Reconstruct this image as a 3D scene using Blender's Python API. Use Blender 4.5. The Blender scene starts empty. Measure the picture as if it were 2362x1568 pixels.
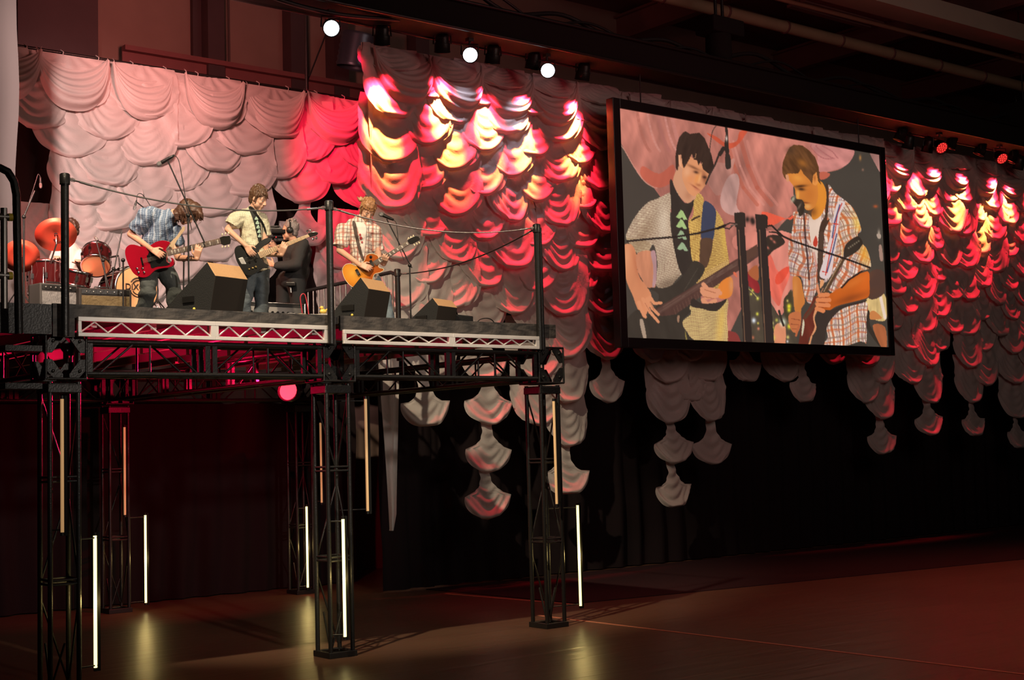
import bpy, bmesh, math, random
import numpy as np
from mathutils import Vector, Matrix, Euler
sc = bpy.context.scene
col = sc.collection
# ---------------------------------------------------------------- camera
F_PX, YAW, PITCH, ROLL = 3138.0, 0.672, 0.077, -0.028
CAM = Vector((-4.49, -12.32, 2.114))
fw = Vector((math.sin(YAW)*math.cos(PITCH), math.cos(YAW)*math.cos(PITCH), math.sin(PITCH)))
r0 = Vector((math.cos(YAW), -math.sin(YAW), 0)); u0 = r0.cross(fw)
rt = r0*math.cos(ROLL)+u0*math.sin(ROLL); up = -r0*math.sin(ROLL)+u0*math.cos(ROLL)
cd = bpy.data.cameras.new('camera'); cam = bpy.data.objects.new('camera', cd); col.objects.link(cam)
cd.sensor_width = 36.0; cd.lens = 36.0*F_PX/2362.0; cd.clip_end = 200
M3 = Matrix((rt, up, -fw)).transposed()
cam.matrix_world = Matrix.Translation(CAM) @ M3.to_4x4()
sc.camera = cam
# ---------------------------------------------------------------- view, world
sc.view_settings.view_transform = 'Standard'; sc.view_settings.look = 'None'
sc.view_settings.exposure = 0.0; sc.view_settings.gamma = 1.0; sc.view_settings.use_curve_mapping = False
w = bpy.data.worlds.new('hall_dark'); sc.world = w; w.use_nodes = True
w.node_tree.nodes['Background'].inputs[0].default_value = (0.9, 0.55, 0.5, 1)
w.node_tree.nodes['Background'].inputs[1].default_value = 0.006
sc.cycles.max_bounces = 5; sc.cycles.sample_clamp_indirect = 4.0; sc.cycles.caustics_reflective = False; sc.cycles.caustics_refractive = False

def lamp(name, kind, loc, aim, power, color, **k):
    d = bpy.data.lights.new(name, kind); d.energy = power; d.color = color
    o = bpy.data.objects.new(name, d); col.objects.link(o); o.location = loc
    o.rotation_euler = (Vector(aim)-Vector(loc)).to_track_quat('-Z', 'Y').to_euler()
    for a, b in k.items(): setattr(d, a, b)
    return o
RED = (1.0, 0.055, 0.05)
HOT = (1.0, 0.014, 0.038)
# unseen wash from above the audience; rail, wall, floor and ceiling fills are added
lamp('stage_key_spot', 'SPOT', (-1.6, -3.0, 10.6), (3.0, 1.5, 4.0), 5200, (1.0, 0.80, 0.55), spot_size=math.radians(44), spot_blend=0.5, shadow_soft_size=0.12)
lamp('stage_fill_spot', 'SPOT', (9.5, -7.0, 8.5), (3.2, 1.6, 4.4), 1100, (1.0, 0.76, 0.52), spot_size=math.radians(24), spot_blend=0.7, shadow_soft_size=0.15)
lamp('backdrop_wash_spot', 'SPOT', (-3.5, -4.0, 8.5), (2.4, 6.5, 4.7), 8800, (1.0, 0.66, 0.60), spot_size=math.radians(38), spot_blend=0.9, shadow_soft_size=0.3)
lamp('curtain_wash_area', 'AREA', (11.0, -9.0, 9.0), (13.5, 4.0, 3.2), 190, (1.0, 0.80, 0.68), size=6.0)
lamp('rail_fill_spot', 'SPOT', (1.0, -12.5, 5.6), (2.5, -0.2, 3.2), 2500, (1.0, 0.86, 0.74), spot_size=math.radians(33), spot_blend=0.8, shadow_soft_size=0.2)  # added fill that brightens the silver rails and gate pegs
lamp('cymbal_red_spot', 'SPOT', (-1.5, .2, 7.2), (1.1, 3.2, 4.6), 3000, (1.0, .03, .05), spot_size=math.radians(15), spot_blend=.6, shadow_soft_size=.1)
lamp('wall_fill_spot', 'SPOT', (3.0, 3.5, 7.6), (5.5, 8.3, 9.6), 600, (1.0, .30, .26), spot_size=math.radians(110), spot_blend=.9, shadow_soft_size=.3)  # added fill for reddish spill on the back wall
lamp('floor_fill_spot', 'SPOT', (15.0, -5.5, 10.5), (13.5, -4.0, 0.0), 2400, (1.0, 0.10, 0.07), spot_size=math.radians(84), spot_blend=0.9, shadow_soft_size=0.4)  # added fill imitating red curtain bounce on the floor
lamp('ceiling_fill_area', 'AREA', (10.0, -2.0, 6.6), (12.0, 3.0, 12.0), 55, (1.0, 0.04, 0.09), size=6.0)  # added fill standing in for red light spilled on the ceiling

# ---------------------------------------------------------------- helpers
def D_of(P): return (Vector(P)-CAM).dot(fw)
def ray(x, y): return fw+rt*((x-1181)/F_PX)+up*((784-y)/F_PX)
def at(x, y, X=None, Y=None, Z=None, D=None):
    d = ray(x, y)
    if D is not None: t = D
    elif X is not None: t = (X-CAM.x)/d.x
    elif Y is not None: t = (Y-CAM.y)/d.y
    else: t = (Z-CAM.z)/d.z
    return CAM+d*t
def tag(o, label=None, cat=None, group=None, kind=None):
    if label: o['label'] = label
    if cat: o['category'] = cat
    if group: o['group'] = group
    if kind: o['kind'] = kind
    return o
def empty(name, loc, label=None, cat=None, group=None, rz=0, rot=None):
    o = bpy.data.objects.new(name, None); col.objects.link(o); o.location = loc
    o.rotation_euler = rot if rot else (0, 0, rz); o.empty_display_size = 0.1
    return tag(o, label, cat, group)
def copy_tree(o, parent=None):
    c = o.copy(); col.objects.link(c); c.parent = parent
    for ch in [x for x in o.children]: copy_tree(ch, c)
    return c
_m = {}
def mat(name, color, rough=0.6, metal=0.0, noise=0.0, nscale=20.0, bump=0.0, bscale=60.0, emit=None, es=1.0, sheen=0.0, coat=0.0, spec=None):
    if name in _m: return _m[name]
    m = bpy.data.materials.new(name); m.use_nodes = True; nt = m.node_tree; b = nt.nodes['Principled BSDF']
    b.inputs['Base Color'].default_value = (*color, 1); b.inputs['Roughness'].default_value = rough; b.inputs['Metallic'].default_value = metal
    if sheen: b.inputs['Sheen Weight'].default_value = sheen
    if coat: b.inputs['Coat Weight'].default_value = coat
    if spec is not None: b.inputs['Specular IOR Level'].default_value = spec
    tc = nt.nodes.new('ShaderNodeTexCoord')
    n = nt.nodes.new('ShaderNodeTexNoise'); n.inputs['Scale'].default_value = nscale; n.inputs['Detail'].default_value = 5
    nt.links.new(tc.outputs['Object'], n.inputs['Vector'])
    if noise:
        mx = nt.nodes.new('ShaderNodeMix'); mx.data_type = 'RGBA'
        mx.inputs[6].default_value = (*[c*(1-noise) for c in color], 1); mx.inputs[7].default_value = (*[min(1, c*(1+noise)) for c in color], 1)
        nt.links.new(n.outputs['Fac'], mx.inputs[0]); nt.links.new(mx.outputs[2], b.inputs['Base Color'])
    if bump:
        n2 = nt.nodes.new('ShaderNodeTexNoise'); n2.inputs['Scale'].default_value = bscale; n2.inputs['Detail'].default_value = 4
        nt.links.new(tc.outputs['Object'], n2.inputs['Vector'])
        bp = nt.nodes.new('ShaderNodeBump'); bp.inputs['Strength'].default_value = bump; bp.inputs['Distance'].default_value = 0.02
        nt.links.new(n2.outputs['Fac'], bp.inputs['Height']); nt.links.new(bp.outputs['Normal'], b.inputs['Normal'])
    if emit:
        b.inputs['Emission Color'].default_value = (*emit, 1); b.inputs['Emission Strength'].default_value = es
    _m[name] = m
    return m
def lines_mat(name, base, layers, rough=0.75, axes=None):
    """woven check: each layer = (axis 'x'/'z', period, width, offset, colour, strength) in object space"""
    if name in _m: return _m[name]
    m = bpy.data.materials.new(name); m.use_nodes = True; nt = m.node_tree; b = nt.nodes['Principled BSDF']
    b.inputs['Roughness'].default_value = rough
    tc = nt.nodes.new('ShaderNodeTexCoord'); src = tc.outputs['Object']
    wob = nt.nodes.new('ShaderNodeTexNoise'); wob.inputs['Scale'].default_value = 7; nt.links.new(src, wob.inputs['Vector'])
    va = nt.nodes.new('ShaderNodeVectorMath'); va.operation = 'MULTIPLY_ADD'; va.inputs[1].default_value = (.05, .05, .05)
    nt.links.new(wob.outputs['Color'], va.inputs[0]); nt.links.new(src, va.inputs[2])
    cur = None
    for ax, per, wd, off, colr, st in layers:
        dv = nt.nodes.new('ShaderNodeVectorMath'); dv.operation = 'DOT_PRODUCT'
        d = {'x': rt, 'z': Vector((0, 0, 1))}[ax] if isinstance(ax, str) else Vector(ax)
        dv.inputs[1].default_value = d; nt.links.new(va.outputs[0], dv.inputs[0])
        a = nt.nodes.new('ShaderNodeMath'); a.operation = 'MULTIPLY_ADD'; a.inputs[1].default_value = 1/per; a.inputs[2].default_value = off+100
        nt.links.new(dv.outputs['Value'], a.inputs[0])
        f = nt.nodes.new('ShaderNodeMath'); f.operation = 'FRACT'; nt.links.new(a.outputs[0], f.inputs[0])
        c = nt.nodes.new('ShaderNodeMath'); c.operation = 'LESS_THAN'; c.inputs[1].default_value = wd; nt.links.new(f.outputs[0], c.inputs[0])
        s = nt.nodes.new('ShaderNodeMath'); s.operation = 'MULTIPLY'; s.inputs[1].default_value = st; nt.links.new(c.outputs[0], s.inputs[0])
        mx = nt.nodes.new('ShaderNodeMix'); mx.data_type = 'RGBA'; mx.inputs[7].default_value = (*colr, 1)
        if cur is None: mx.inputs[6].default_value = (*base, 1)
        else: nt.links.new(cur, mx.inputs[6])
        nt.links.new(s.outputs[0], mx.inputs[0]); cur = mx.outputs[2]
    nt.links.new(cur, b.inputs['Base Color'])
    n2 = nt.nodes.new('ShaderNodeTexNoise'); n2.inputs['Scale'].default_value = 16; nt.links.new(src, n2.inputs['Vector'])
    bp = nt.nodes.new('ShaderNodeBump'); bp.inputs['Strength'].default_value = .7; bp.inputs['Distance'].default_value = .03
    nt.links.new(n2.outputs['Fac'], bp.inputs['Height']); nt.links.new(bp.outputs['Normal'], b.inputs['Normal'])
    _m[name] = m
    return m

BLACK = mat('black_steel', (.018, .017, .016), .38, .3, bump=.15)
BLACKM = mat('black_matte', (.010, .0095, .009), .9, spec=.2)
CHROME = mat('chrome', (.75, .74, .72), .16, 1.0)
STEEL = mat('satin_steel', (.42, .40, .37), .35, .9)
SILVER = mat('silver_alloy', (.78, .74, .70), .45, .25, noise=.12, nscale=8)
RUBBER = mat('black_rubber', (.012, .012, .012), .7)
CABLE = mat('black_cable', (.012, .012, .012), .5)

class MB:
    def __init__(s): s.v = []; s.f = []; s.mi = []; s.sm = []
    def add(s, vs, fs, mi=0, smooth=False):
        n = len(s.v); s.v.extend([tuple(p) for p in vs]); s.f.extend([tuple(n+i for i in f) for f in fs])
        s.mi.extend([mi]*len(fs)); s.sm.extend([smooth]*len(fs)); return s
    def box(s, c, d, R=None, mi=0, taper=1.0):
        c = Vector(c); h = [x/2 for x in d]; vs = []
        for z in (-1, 1):
            k = taper if z > 0 else 1
            for x, y in ((-1, -1), (1, -1), (1, 1), (-1, 1)):
                p = Vector((x*h[0]*k, y*h[1]*k, z*h[2])); vs.append(c+(R @ p if R else p))
        return s.add(vs, [(0, 3, 2, 1), (4, 5, 6, 7), (0, 1, 5, 4), (1, 2, 6, 5), (2, 3, 7, 6), (3, 0, 4, 7)], mi)
    def box2(s, a, b, mi=0):
        return s.box([(p+q)/2 for p, q in zip(a, b)], [abs(q-p) for p, q in zip(a, b)], mi=mi)
    def tube(s, a, b, r, n=8, r2=None, mi=0, smooth=True):
        return s.path([a, b], r, n, [r, r if r2 is None else r2], mi, smooth)
    def path(s, pts, r, n=8, rs=None, mi=0, smooth=True, closed=False):
        pts = [Vector(p) for p in pts]; rs = rs or [r]*len(pts); rings = []; prev = None
        for i, p in enumerate(pts):
            a = pts[max(i-1, 0)]; b = pts[min(i+1, len(pts)-1)]
            t = (b-a).normalized() if (b-a).length > 1e-9 else Vector((0, 0, 1))
            if prev is None: q = Vector((0, 0, 1)) if abs(t.z) < .9 else Vector((1, 0, 0)); x = t.cross(q).normalized()
            else: x = (prev-t*prev.dot(t)).normalized()
            prev = x; y = t.cross(x)
            rings.append([p+(x*math.cos(2*math.pi*k/n)+y*math.sin(2*math.pi*k/n))*rs[i] for k in range(n)])
        vs = [q for R in rings for q in R]; fs = []
        for i in range(len(pts)-1):
            for k in range(n): fs.append((i*n+k, i*n+(k+1) % n, (i+1)*n+(k+1) % n, (i+1)*n+k))
        s.add(vs, fs, mi, smooth)
        s.add(rings[0][::-1], [tuple(range(n))], mi); s.add(rings[-1], [tuple(range(n))], mi)
        return s
    def lathe(s, prof, c=(0, 0, 0), axis=None, n=24, mi=0, smooth=True):
        """prof: list of (radius, height) along axis"""
        c = Vector(c); A = Vector(axis).normalized() if axis is not None else Vector((0, 0, 1))
        q = Vector((0, 0, 1)) if abs(A.z) < .9 else Vector((1, 0, 0)); x = A.cross(q).normalized(); y = A.cross(x)
        vs = []; fs = []
        for r_, h in prof:
            for k in range(n):
                a = 2*math.pi*k/n; vs.append(c+A*h+(x*math.cos(a)+y*math.sin(a))*max(r_, 1e-4))
        for i in range(len(prof)-1):
            for k in range(n): fs.append((i*n+k, i*n+(k+1) % n, (i+1)*n+(k+1) % n, (i+1)*n+k))
        return s.add(vs, fs, mi, smooth)
    def sphere(s, c, r, n=12, sc3=(1, 1, 1), R=None, mi=0):
        c = Vector(c); vs = []; fs = []; m = n//2
        for i in range(m+1):
            th = math.pi*i/m
            for k in range(n):
                a = 2*math.pi*k/n; p = Vector((math.sin(th)*math.cos(a)*r*sc3[0], math.sin(th)*math.sin(a)*r*sc3[1], math.cos(th)*r*sc3[2]))
                vs.append(c+(R @ p if R else p))
        for i in range(m):
            for k in range(n): fs.append((i*n+k, (i+1)*n+k, (i+1)*n+(k+1) % n, i*n+(k+1) % n))
        return s.add(vs, fs, mi, True)
    def prism(s, poly, ext, mi=0, inset=0):
        """poly: 3-D outline; ext: extrusion vector"""
        poly = [Vector(p) for p in poly]; e = Vector(ext); n = len(poly); c = sum(poly, Vector())/n
        vs = poly+[p+e for p in poly]
        fs = [tuple(range(n))[::-1], tuple(range(n, 2*n))]+[(i, (i+1) % n, n+(i+1) % n, n+i) for i in range(n)]
        return s.add(vs, fs, mi)
    def build(s, name, m, parent=None, bevel=0, loc=None, world=True):
        me = bpy.data.meshes.new(name); off = Vector((0, 0, 0))
        vs = [Vector(p) for p in s.v]
        if parent is not None and world:
            inv = (Matrix.Translation(wloc(parent)) @ wrot(parent)).inverted(); vs = [inv @ p for p in vs]
        elif loc is not None: vs = [p-Vector(loc) for p in vs]
        me.from_pydata([tuple(p) for p in vs], [], s.f)
        ms = m if isinstance(m, (list, tuple)) else [m]
        for x in ms: me.materials.append(x)
        me.polygons.foreach_set('material_index', s.mi); me.polygons.foreach_set('use_smooth', s.sm); me.update()
        bm = bmesh.new(); bm.from_mesh(me); bmesh.ops.recalc_face_normals(bm, faces=bm.faces); bm.to_mesh(me); bm.free()
        o = bpy.data.objects.new(name, me); col.objects.link(o)
        if parent is not None: o.parent = parent
        if loc is not None and parent is None: o.location = loc
        if bevel:
            b = o.modifiers.new('bevel', 'BEVEL'); b.width = bevel; b.segments = 2; b.limit_method = 'ANGLE'
        return o
def wloc(o):
    p = Vector(o.location)
    q = o.parent
    while q is not None: p = q.rotation_euler.to_matrix() @ p + Vector(q.location); q = q.parent
    return p
def wrot(o):
    R = o.rotation_euler.to_matrix(); q = o.parent
    while q is not None: R = q.rotation_euler.to_matrix() @ R; q = q.parent
    return R.to_4x4()
def struct(o): o['kind'] = 'structure'; return o
S = 2.87; DECK = 3.49
# ================================================================ hall shell
def floor_mat():
    m = bpy.data.materials.new('brown_gym_covering'); m.use_nodes = True; nt = m.node_tree; b = nt.nodes['Principled BSDF']
    tc = nt.nodes.new('ShaderNodeTexCoord')
    n = nt.nodes.new('ShaderNodeTexNoise'); n.inputs['Scale'].default_value = .7; n.inputs['Detail'].default_value = 6
    nt.links.new(tc.outputs['Object'], n.inputs['Vector'])
    cr = nt.nodes.new('ShaderNodeMix'); cr.data_type = 'RGBA'; cr.inputs[6].default_value = (.085, .040, .026, 1); cr.inputs[7].default_value = (.13, .070, .040, 1)
    nt.links.new(n.outputs['Fac'], cr.inputs[0]); nt.links.new(cr.outputs[2], b.inputs['Base Color'])
    mp = nt.nodes.new('ShaderNodeMapping'); mp.inputs['Scale'].default_value = (.35, 2.2, 1); mp.inputs['Rotation'].default_value = (0, 0, .35)
    nt.links.new(tc.outputs['Object'], mp.inputs['Vector'])
    n2 = nt.nodes.new('ShaderNodeTexNoise'); n2.inputs['Scale'].default_value = 1.6; n2.inputs['Detail'].default_value = 3; n2.inputs['Distortion'].default_value = 1.2
    nt.links.new(mp.outputs[0], n2.inputs['Vector'])
    bp = nt.nodes.new('ShaderNodeBump'); bp.inputs['Strength'].default_value = .35; bp.inputs['Distance'].default_value = .03
    nt.links.new(n2.outputs['Fac'], bp.inputs['Height']); nt.links.new(bp.outputs['Normal'], b.inputs['Normal'])
    b.inputs['Roughness'].default_value = .33
    return m
o = MB().box2((-14, -16, -.1), (32, 9, 0)).build('floor', floor_mat()); struct(o)
tape = mat('dull_tape', (.42, .17, .10), .45)
for a, b_, wd, lab in (((6.32, .9), (6.46, -7.5), .05, 'long straight tape seam running across the brown floor covering toward the camera'),
                       ((7.06, 3.9), (7.36, 1.33), .06, 'short red-lit tape strip on the floor behind the right stage tower')):
    d = (Vector(b_)-Vector(a)).normalized(); n_ = Vector((-d.y, d.x))*wd/2
    P = [Vector((*(Vector(a)+n_), .004)), Vector((*(Vector(b_)+n_), .004)), Vector((*(Vector(b_)-n_), .004)), Vector((*(Vector(a)-n_), .004))]
    tag(MB().prism([p-Vector((0, 0, .004)) for p in P], (0, 0, .004)).build('floor_tape', tape), lab, 'tape')
# black carpet strip that begins beside the stage and runs along the curtain wall
carp = mat('black_carpet', (.030, .014, .016), .95, bump=.5, bscale=90, spec=.1)
P = [(7.42, 1.45, 0), (9.4, 1.15, 0), (16.2, .2, 0), (24, -.9, 0), (31, -1.9, 0), (31, 4.6, 0), (7.2, 4.6, 0)]
tag(MB().prism(P, (0, 0, .012)).build('floor_carpet', carp), 'matte black carpet covering the floor along the foot of the curtain wall', 'carpet')
# walls and ceiling
wallm = mat('brown_insulation', (.20, .13, .105), .8, noise=.18, nscale=1.5, bump=.3, bscale=3)
dark = mat('dark_wall', (.03, .022, .022), .9, noise=.2, nscale=2)
o = MB().box2((-14, 8.3, 0), (32, 8.6, 14)).build('wall_back', wallm); struct(o)
o = MB().box2((31.6, -16, 0), (32, 8.3, 14)).build('wall_right', dark); struct(o)
o = MB().box2((-14.3, -16, 0), (-14, 8.6, 14)).build('wall_left', dark); struct(o)
ceilm = mat('dark_ceiling', (.10, .055, .05), .85, noise=.35, nscale=.9)
o = MB().box2((-14.3, -16, 11.2), (32, 8.6, 11.5)).build('ceiling', ceilm); struct(o)
colm = mat('dark_column_steel', (.045, .024, .026), .6, noise=.2, nscale=3)
seam = mat('seam_dark', (.07, .045, .04), .8)
for x0, x1, dep, mm in ((-1.2, 2.05, .12, seam), (2.3, 3.55, .30, colm), (5.25, 5.40, .10, colm), (5.40, 5.70, .35, colm), (5.93, 5.96, .03, seam), (6.98, 7.25, .30, colm), (7.84, 8.14, .30, colm), (9.6, 9.9, .3, colm)):
    struct(MB().box2((x0, 8.3-dep, 3.0), (x1, 8.3, 11.2)).build('trim_column', mm))
girt = mat('red_oxide_girt', (.16, .05, .05), .55, noise=.2, nscale=5)
m_ = MB(); m_.box2((3.95, 8.02, 8.30), (16, 8.05, 8.52)); m_.box2((3.95, 7.90, 8.52), (16, 8.05, 8.60)); m_.box2((3.95, 7.90, 8.26), (16, 8.05, 8.31))
struct(m_.build('trim_girt', girt))
# rafters and purlins overhead
raf = mat('rafter_steel', (.12, .055, .05), .6, noise=.2, nscale=2)
for i, x in enumerate((5.0, 10.0, 15.0, 20.0, 25.0)):
    m_ = MB(); m_.box2((x-.10, -14, 10.55), (x+.10, 8.3, 10.60)); m_.box2((x-.10, -14, 11.05), (x+.10, 8.3, 11.10)); m_.box2((x-.02, -14, 10.6), (x+.02, 8.3, 11.05))
    struct(m_.build('trim_rafter', raf))
for y in (-6, -4.2, -2.4, -.6, 1.2, 3.0, 4.8, 6.6):
    struct(MB().box2((-10, y-.04, 11.0), (31, y+.04, 11.18)).build('trim_purlin', raf))
skyl = mat('rib_panel', (.26, .13, .12), .7, noise=.3, nscale=3)
for a, b_ in (((9.3, 4.6), (11.6, 6.0)), ((17.0, 4.2), (19.6, 5.4))):
    m_ = MB(); n = 7
    for k in range(n):
        yy = a[1]+(b_[1]-a[1])*k/n
        m_.box2((a[0], yy, 10.86+.03*(k % 2)), (b_[0], yy+(b_[1]-a[1])/n*.8, 10.92+.03*(k % 2)))
    tag(m_.build('ceiling_panel', skyl), ('pale ribbed ceiling panel above the left end of the screen' if a[0] < 12 else 'pale ribbed ceiling panel above the right end of the screen'), 'ceiling panel')
olive = mat('olive_pipe', (.30, .24, .15), .55, noise=.15, nscale=3)
def pxline(a, b_, z, ext=3):
    p = at(*a, Z=z); q = at(*b_, Z=z); d = (q-p).normalized(); return p-d*ext, q+d*ext
p, q = pxline((1686, 31), (2352, 198), 9.9)
e = empty('ceiling_pipe', p, 'thick olive pipe running under the ceiling above the screen', 'pipe')
MB().tube(p, q, .115, 14).build('pipe', olive, e)
for k in range(9):
    c = p+(q-p)*(.08+k*.105)
    MB().lathe([(.115, -.02), (.135, -.02), (.135, .02), (.115, .02)], c, q-p, 14).build('clamp', raf, e)
p, q = pxline((1808, 0), (2352, 140), 10.0)
tag(MB().tube(p, q, .045, 10).build('ceiling_conduit', olive), 'thin pale conduit between the thick pipe and the square duct', 'pipe')
p = at(1960, -20, Z=10.1); q = at(2352, 88, Z=10.1); d = (q-p).normalized(); p -= d*3; q += d*5
n_ = Vector((-d.y, d.x, 0))
R = Matrix((d, n_, Vector((0, 0, 1)))).transposed()
tag(MB().box((p+q)/2, ((q-p).length, .55, .35), R).build('ceiling_duct', mat('duct_grey', (.33, .29, .23), .6, noise=.1, nscale=2)), 'wide grey square duct at the top right under the ceiling', 'duct')
# flexible hose duct hanging behind the curtain end
c = at(822, 118, Y=7.6)
m_ = MB()
prof = []
for k in range(13): prof += [(.30+.02*(k % 2), -.3+k*.05)]
m_.lathe(prof, c, (0.1, -.2, 1), 24)
tag(m_.build('flexible_duct', mat('blue_grey_duct', (.10, .12, .16), .35, .6)), 'dark ribbed round duct hanging behind the upper left end of the swagged curtain', 'duct')

# ================================================================ black masking drapes
def drape(name, x0, x1, z0, z1, y, amp, per, m, label, cat, seed=0, group=None, along='x', y1=None, flare=0.0):
    rnd = random.Random(seed); nx = max(8, int((x1-x0)/per*8)); nz = 14; vs = []; fs = []
    ph = [rnd.uniform(-.8, .8) for _ in range(nx+1)]
    for j in range(nz+1):
        t = j/nz; z = z1+(z0-z1)*t
        for i in range(nx+1):
            s_ = i/nx; x = x0+(x1-x0)*s_
            a = amp*(.35+.65*t)
            yy = y+((y1-y)*s_ if y1 is not None else 0)+a*math.sin(2*math.pi*(x-x0)/per+ph[i]*.6+.8*math.sin(3.1*t+x))+.3*a*math.sin(5.3*x+2*t)
            vs.append((x+.02*math.sin(z*3+x), yy, z))
    for j in range(nz):
        for i in range(nx): k = j*(nx+1)+i; fs.append((k, k+1, k+nx+2, k+nx+1))
    return tag(MB().add(vs, fs, 0, True).build(name, m), label, cat, group)
bd = mat('black_velour', (.013, .009, .010), .95, spec=.1)
bd2 = mat('dark_brown_velour', (.020, .014, .013), .95, spec=.1)
drape('masking_drape', 6.5, 31, .02, 7.95, 4.75, .06, .45, bd, 'long black masking drape hanging to the floor behind the swagged curtain wall', 'drape', 1)
drape('masking_drape', -1.2, 8.9, 3.4, 7.75, 7.15, .06, .5, bd2, 'dark brown-black drape behind the pale swags at the back of the stage', 'drape', 2)
drape('masking_drape', -6, 7.2, .02, 3.35, 6.5, .06, .45, bd, 'black drape closing the dark space under the back of the stage', 'drape', 3)
drape('side_curtain', -.9, .93, 3.52, 8.3, 3.9, .09, .55, mat('grey_cotton', (.13, .12, .115), .8), 'pale plain curtain hanging at the far left edge of the picture', 'curtain', 4)

# ================================================================ swagged curtains
def fabric():
    m = bpy.data.materials.new('swag_voile'); m.use_nodes = True; nt = m.node_tree; nt.nodes.clear()
    out = nt.nodes.new('ShaderNodeOutputMaterial'); d = nt.nodes.new('ShaderNodeBsdfPrincipled'); t = nt.nodes.new('ShaderNodeBsdfTranslucent'); mx = nt.nodes.new('ShaderNodeMixShader')
    d.inputs['Base Color'].default_value = (.62, .57, .54, 1); d.inputs['Roughness'].default_value = .48; d.inputs['Sheen Weight'].default_value = .25; d.inputs['Specular IOR Level'].default_value = .45
    t.inputs['Color'].default_value = (.60, .55, .52, 1); mx.inputs[0].default_value = .30
    tc = nt.nodes.new('ShaderNodeTexCoord'); n = nt.nodes.new('ShaderNodeTexNoise'); n.inputs['Scale'].default_value = 9; n.inputs['Detail'].default_value = 5; n.inputs['Distortion'].default_value = 1.5
    nt.links.new(tc.outputs['Object'], n.inputs['Vector']); bp = nt.nodes.new('ShaderNodeBump'); bp.inputs['Strength'].default_value = .3; bp.inputs['Distance'].default_value = .02
    nt.links.new(n.outputs['Fac'], bp.inputs['Height']); nt.links.new(bp.outputs['Normal'], d.inputs['Normal']); nt.links.new(bp.outputs['Normal'], t.inputs['Normal'])
    nt.links.new(d.outputs[0], mx.inputs[1]); nt.links.new(t.outputs[0], mx.inputs[2]); nt.links.new(mx.outputs[0], out.inputs[0])
    return m
FAB = fabric()
def swag_mesh(seed, tail=True):
    """one gathered swag with a deep U-shaped pocket; origin at the lowest point. tail: narrow gathered neck and flaring shoulders"""
    rnd = random.Random(seed); nu, nv = 30, 36; vs = []; fs = []
    a1, a2, a3 = [rnd.uniform(0, 6.28) for _ in range(3)]; per = rnd.uniform(.15, .22); asym = rnd.uniform(-.25, .25); Hc = .36 if tail else .50
    for j in range(nv+1):
        q = j/nv; t = 1.02*(1-q)**1.2            # height above the lowest point
        if tail:
            if t > .66: hw = .095+.05*(t-.66)
            elif t > Hc: k = (t-Hc)/(.66-Hc); hw = .095+(.40-.095)*(1-math.sqrt(max(0, 1-(1-k)**2)))
            else: hw = .41*math.sqrt(max(0, 1-(1-t/Hc)**2.2))
        else:
            hw = .475*math.sqrt(max(0, 1-(1-min(1, t/Hc))**2.1)); hw *= 1-.16*max(0, t-.5)
        for i in range(nu+1):
            u = -1+2*i/nu; x = hw*u; U = x/.43
            ph = t-.62*U*U-asym*U
            win = max(0, min(1, (.92-t)/.35))*max(.15, 1-1.0*abs(U-asym*.6)**1.5)
            s_ = math.sin(2*math.pi*ph/per+a1+.8*math.sin(2.3*U+a2)); fold = .015*s_*win
            rad = .013*math.sin(5.5*math.atan2(x, 1.15-t)*2.2+a3)*min(1, .4+t)
            e_ = t-.36*min(1.1, abs(U))**2.6*(1 if tail else 1.2); b = .03+.115*max(0, 1-t)**.8+.045*math.exp(-((e_-.045)/.045)**2)
            if t < .03: b -= .05*(1-t/.03)          # the hem turns under
            b *= (1-.38*min(1, abs(U))**2.2)
            vs.append((x+.012*math.sin(9*t+a2), -(b+fold+rad), t+.012*math.sin(6*U+a1)*(1 if t < .5 else 0)))
    for j in range(nv):
        for i in range(nu): k = j*(nu+1)+i; fs.append((k, k+nu+1, k+nu+2, k+1))
    me = bpy.data.meshes.new('swag'); me.from_pydata(vs, [], fs); me.materials.append(FAB)
    me.polygons.foreach_set('use_smooth', [True]*len(fs)); me.update()
    return me
def top_swag_mesh(seed, w=1.02, h=.86):
    """swag slung between two points on the rod, its top edge sagging open"""
    rnd = random.Random(seed); nu, nv = 32, 26; vs = []; fs = []; a1, a2 = rnd.uniform(0, 6.28), rnd.uniform(0, 6.28)
    for j in range(nv+1):
        q = j/nv
        for i in range(nu+1):
            u = -1+2*i/nu
            top = h-.26*(1-u*u)**.8
            bot = h*(1-math.sqrt(max(0, 1-abs(u)**2.6)))*.92
            z = top+(bot-top)*q
            x = w/2*u*(1-.05*math.sin(math.pi*q))
            wv = (1-abs(u)**3)
            b = .05+.16*math.sin(math.pi*min(1, q*1.02)**1.6)*wv+.05*q
            fold = .022*math.sin(2*math.pi*q*5.5+a1+.9*math.sin(2*u+a2))*wv
            if q > .93: b -= .5*(q-.93)
            vs.append((x, -(b+fold), z))
    for j in range(nv):
        for i in range(nu): k = j*(nu+1)+i; fs.append((k, k+nu+1, k+nu+2, k+1))
    me = bpy.data.meshes.new('top_swag'); me.from_pydata(vs, [], fs); me.materials.append(FAB)
    me.polygons.foreach_set('use_smooth', [True]*len(fs)); me.update()
    return me
SW = [swag_mesh(i) for i in range(6)]; SD = [swag_mesh(20+i, False) for i in range(8)]; TS = [top_swag_mesh(i+50) for i in range(4)]
rs = random.Random(7)
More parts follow.
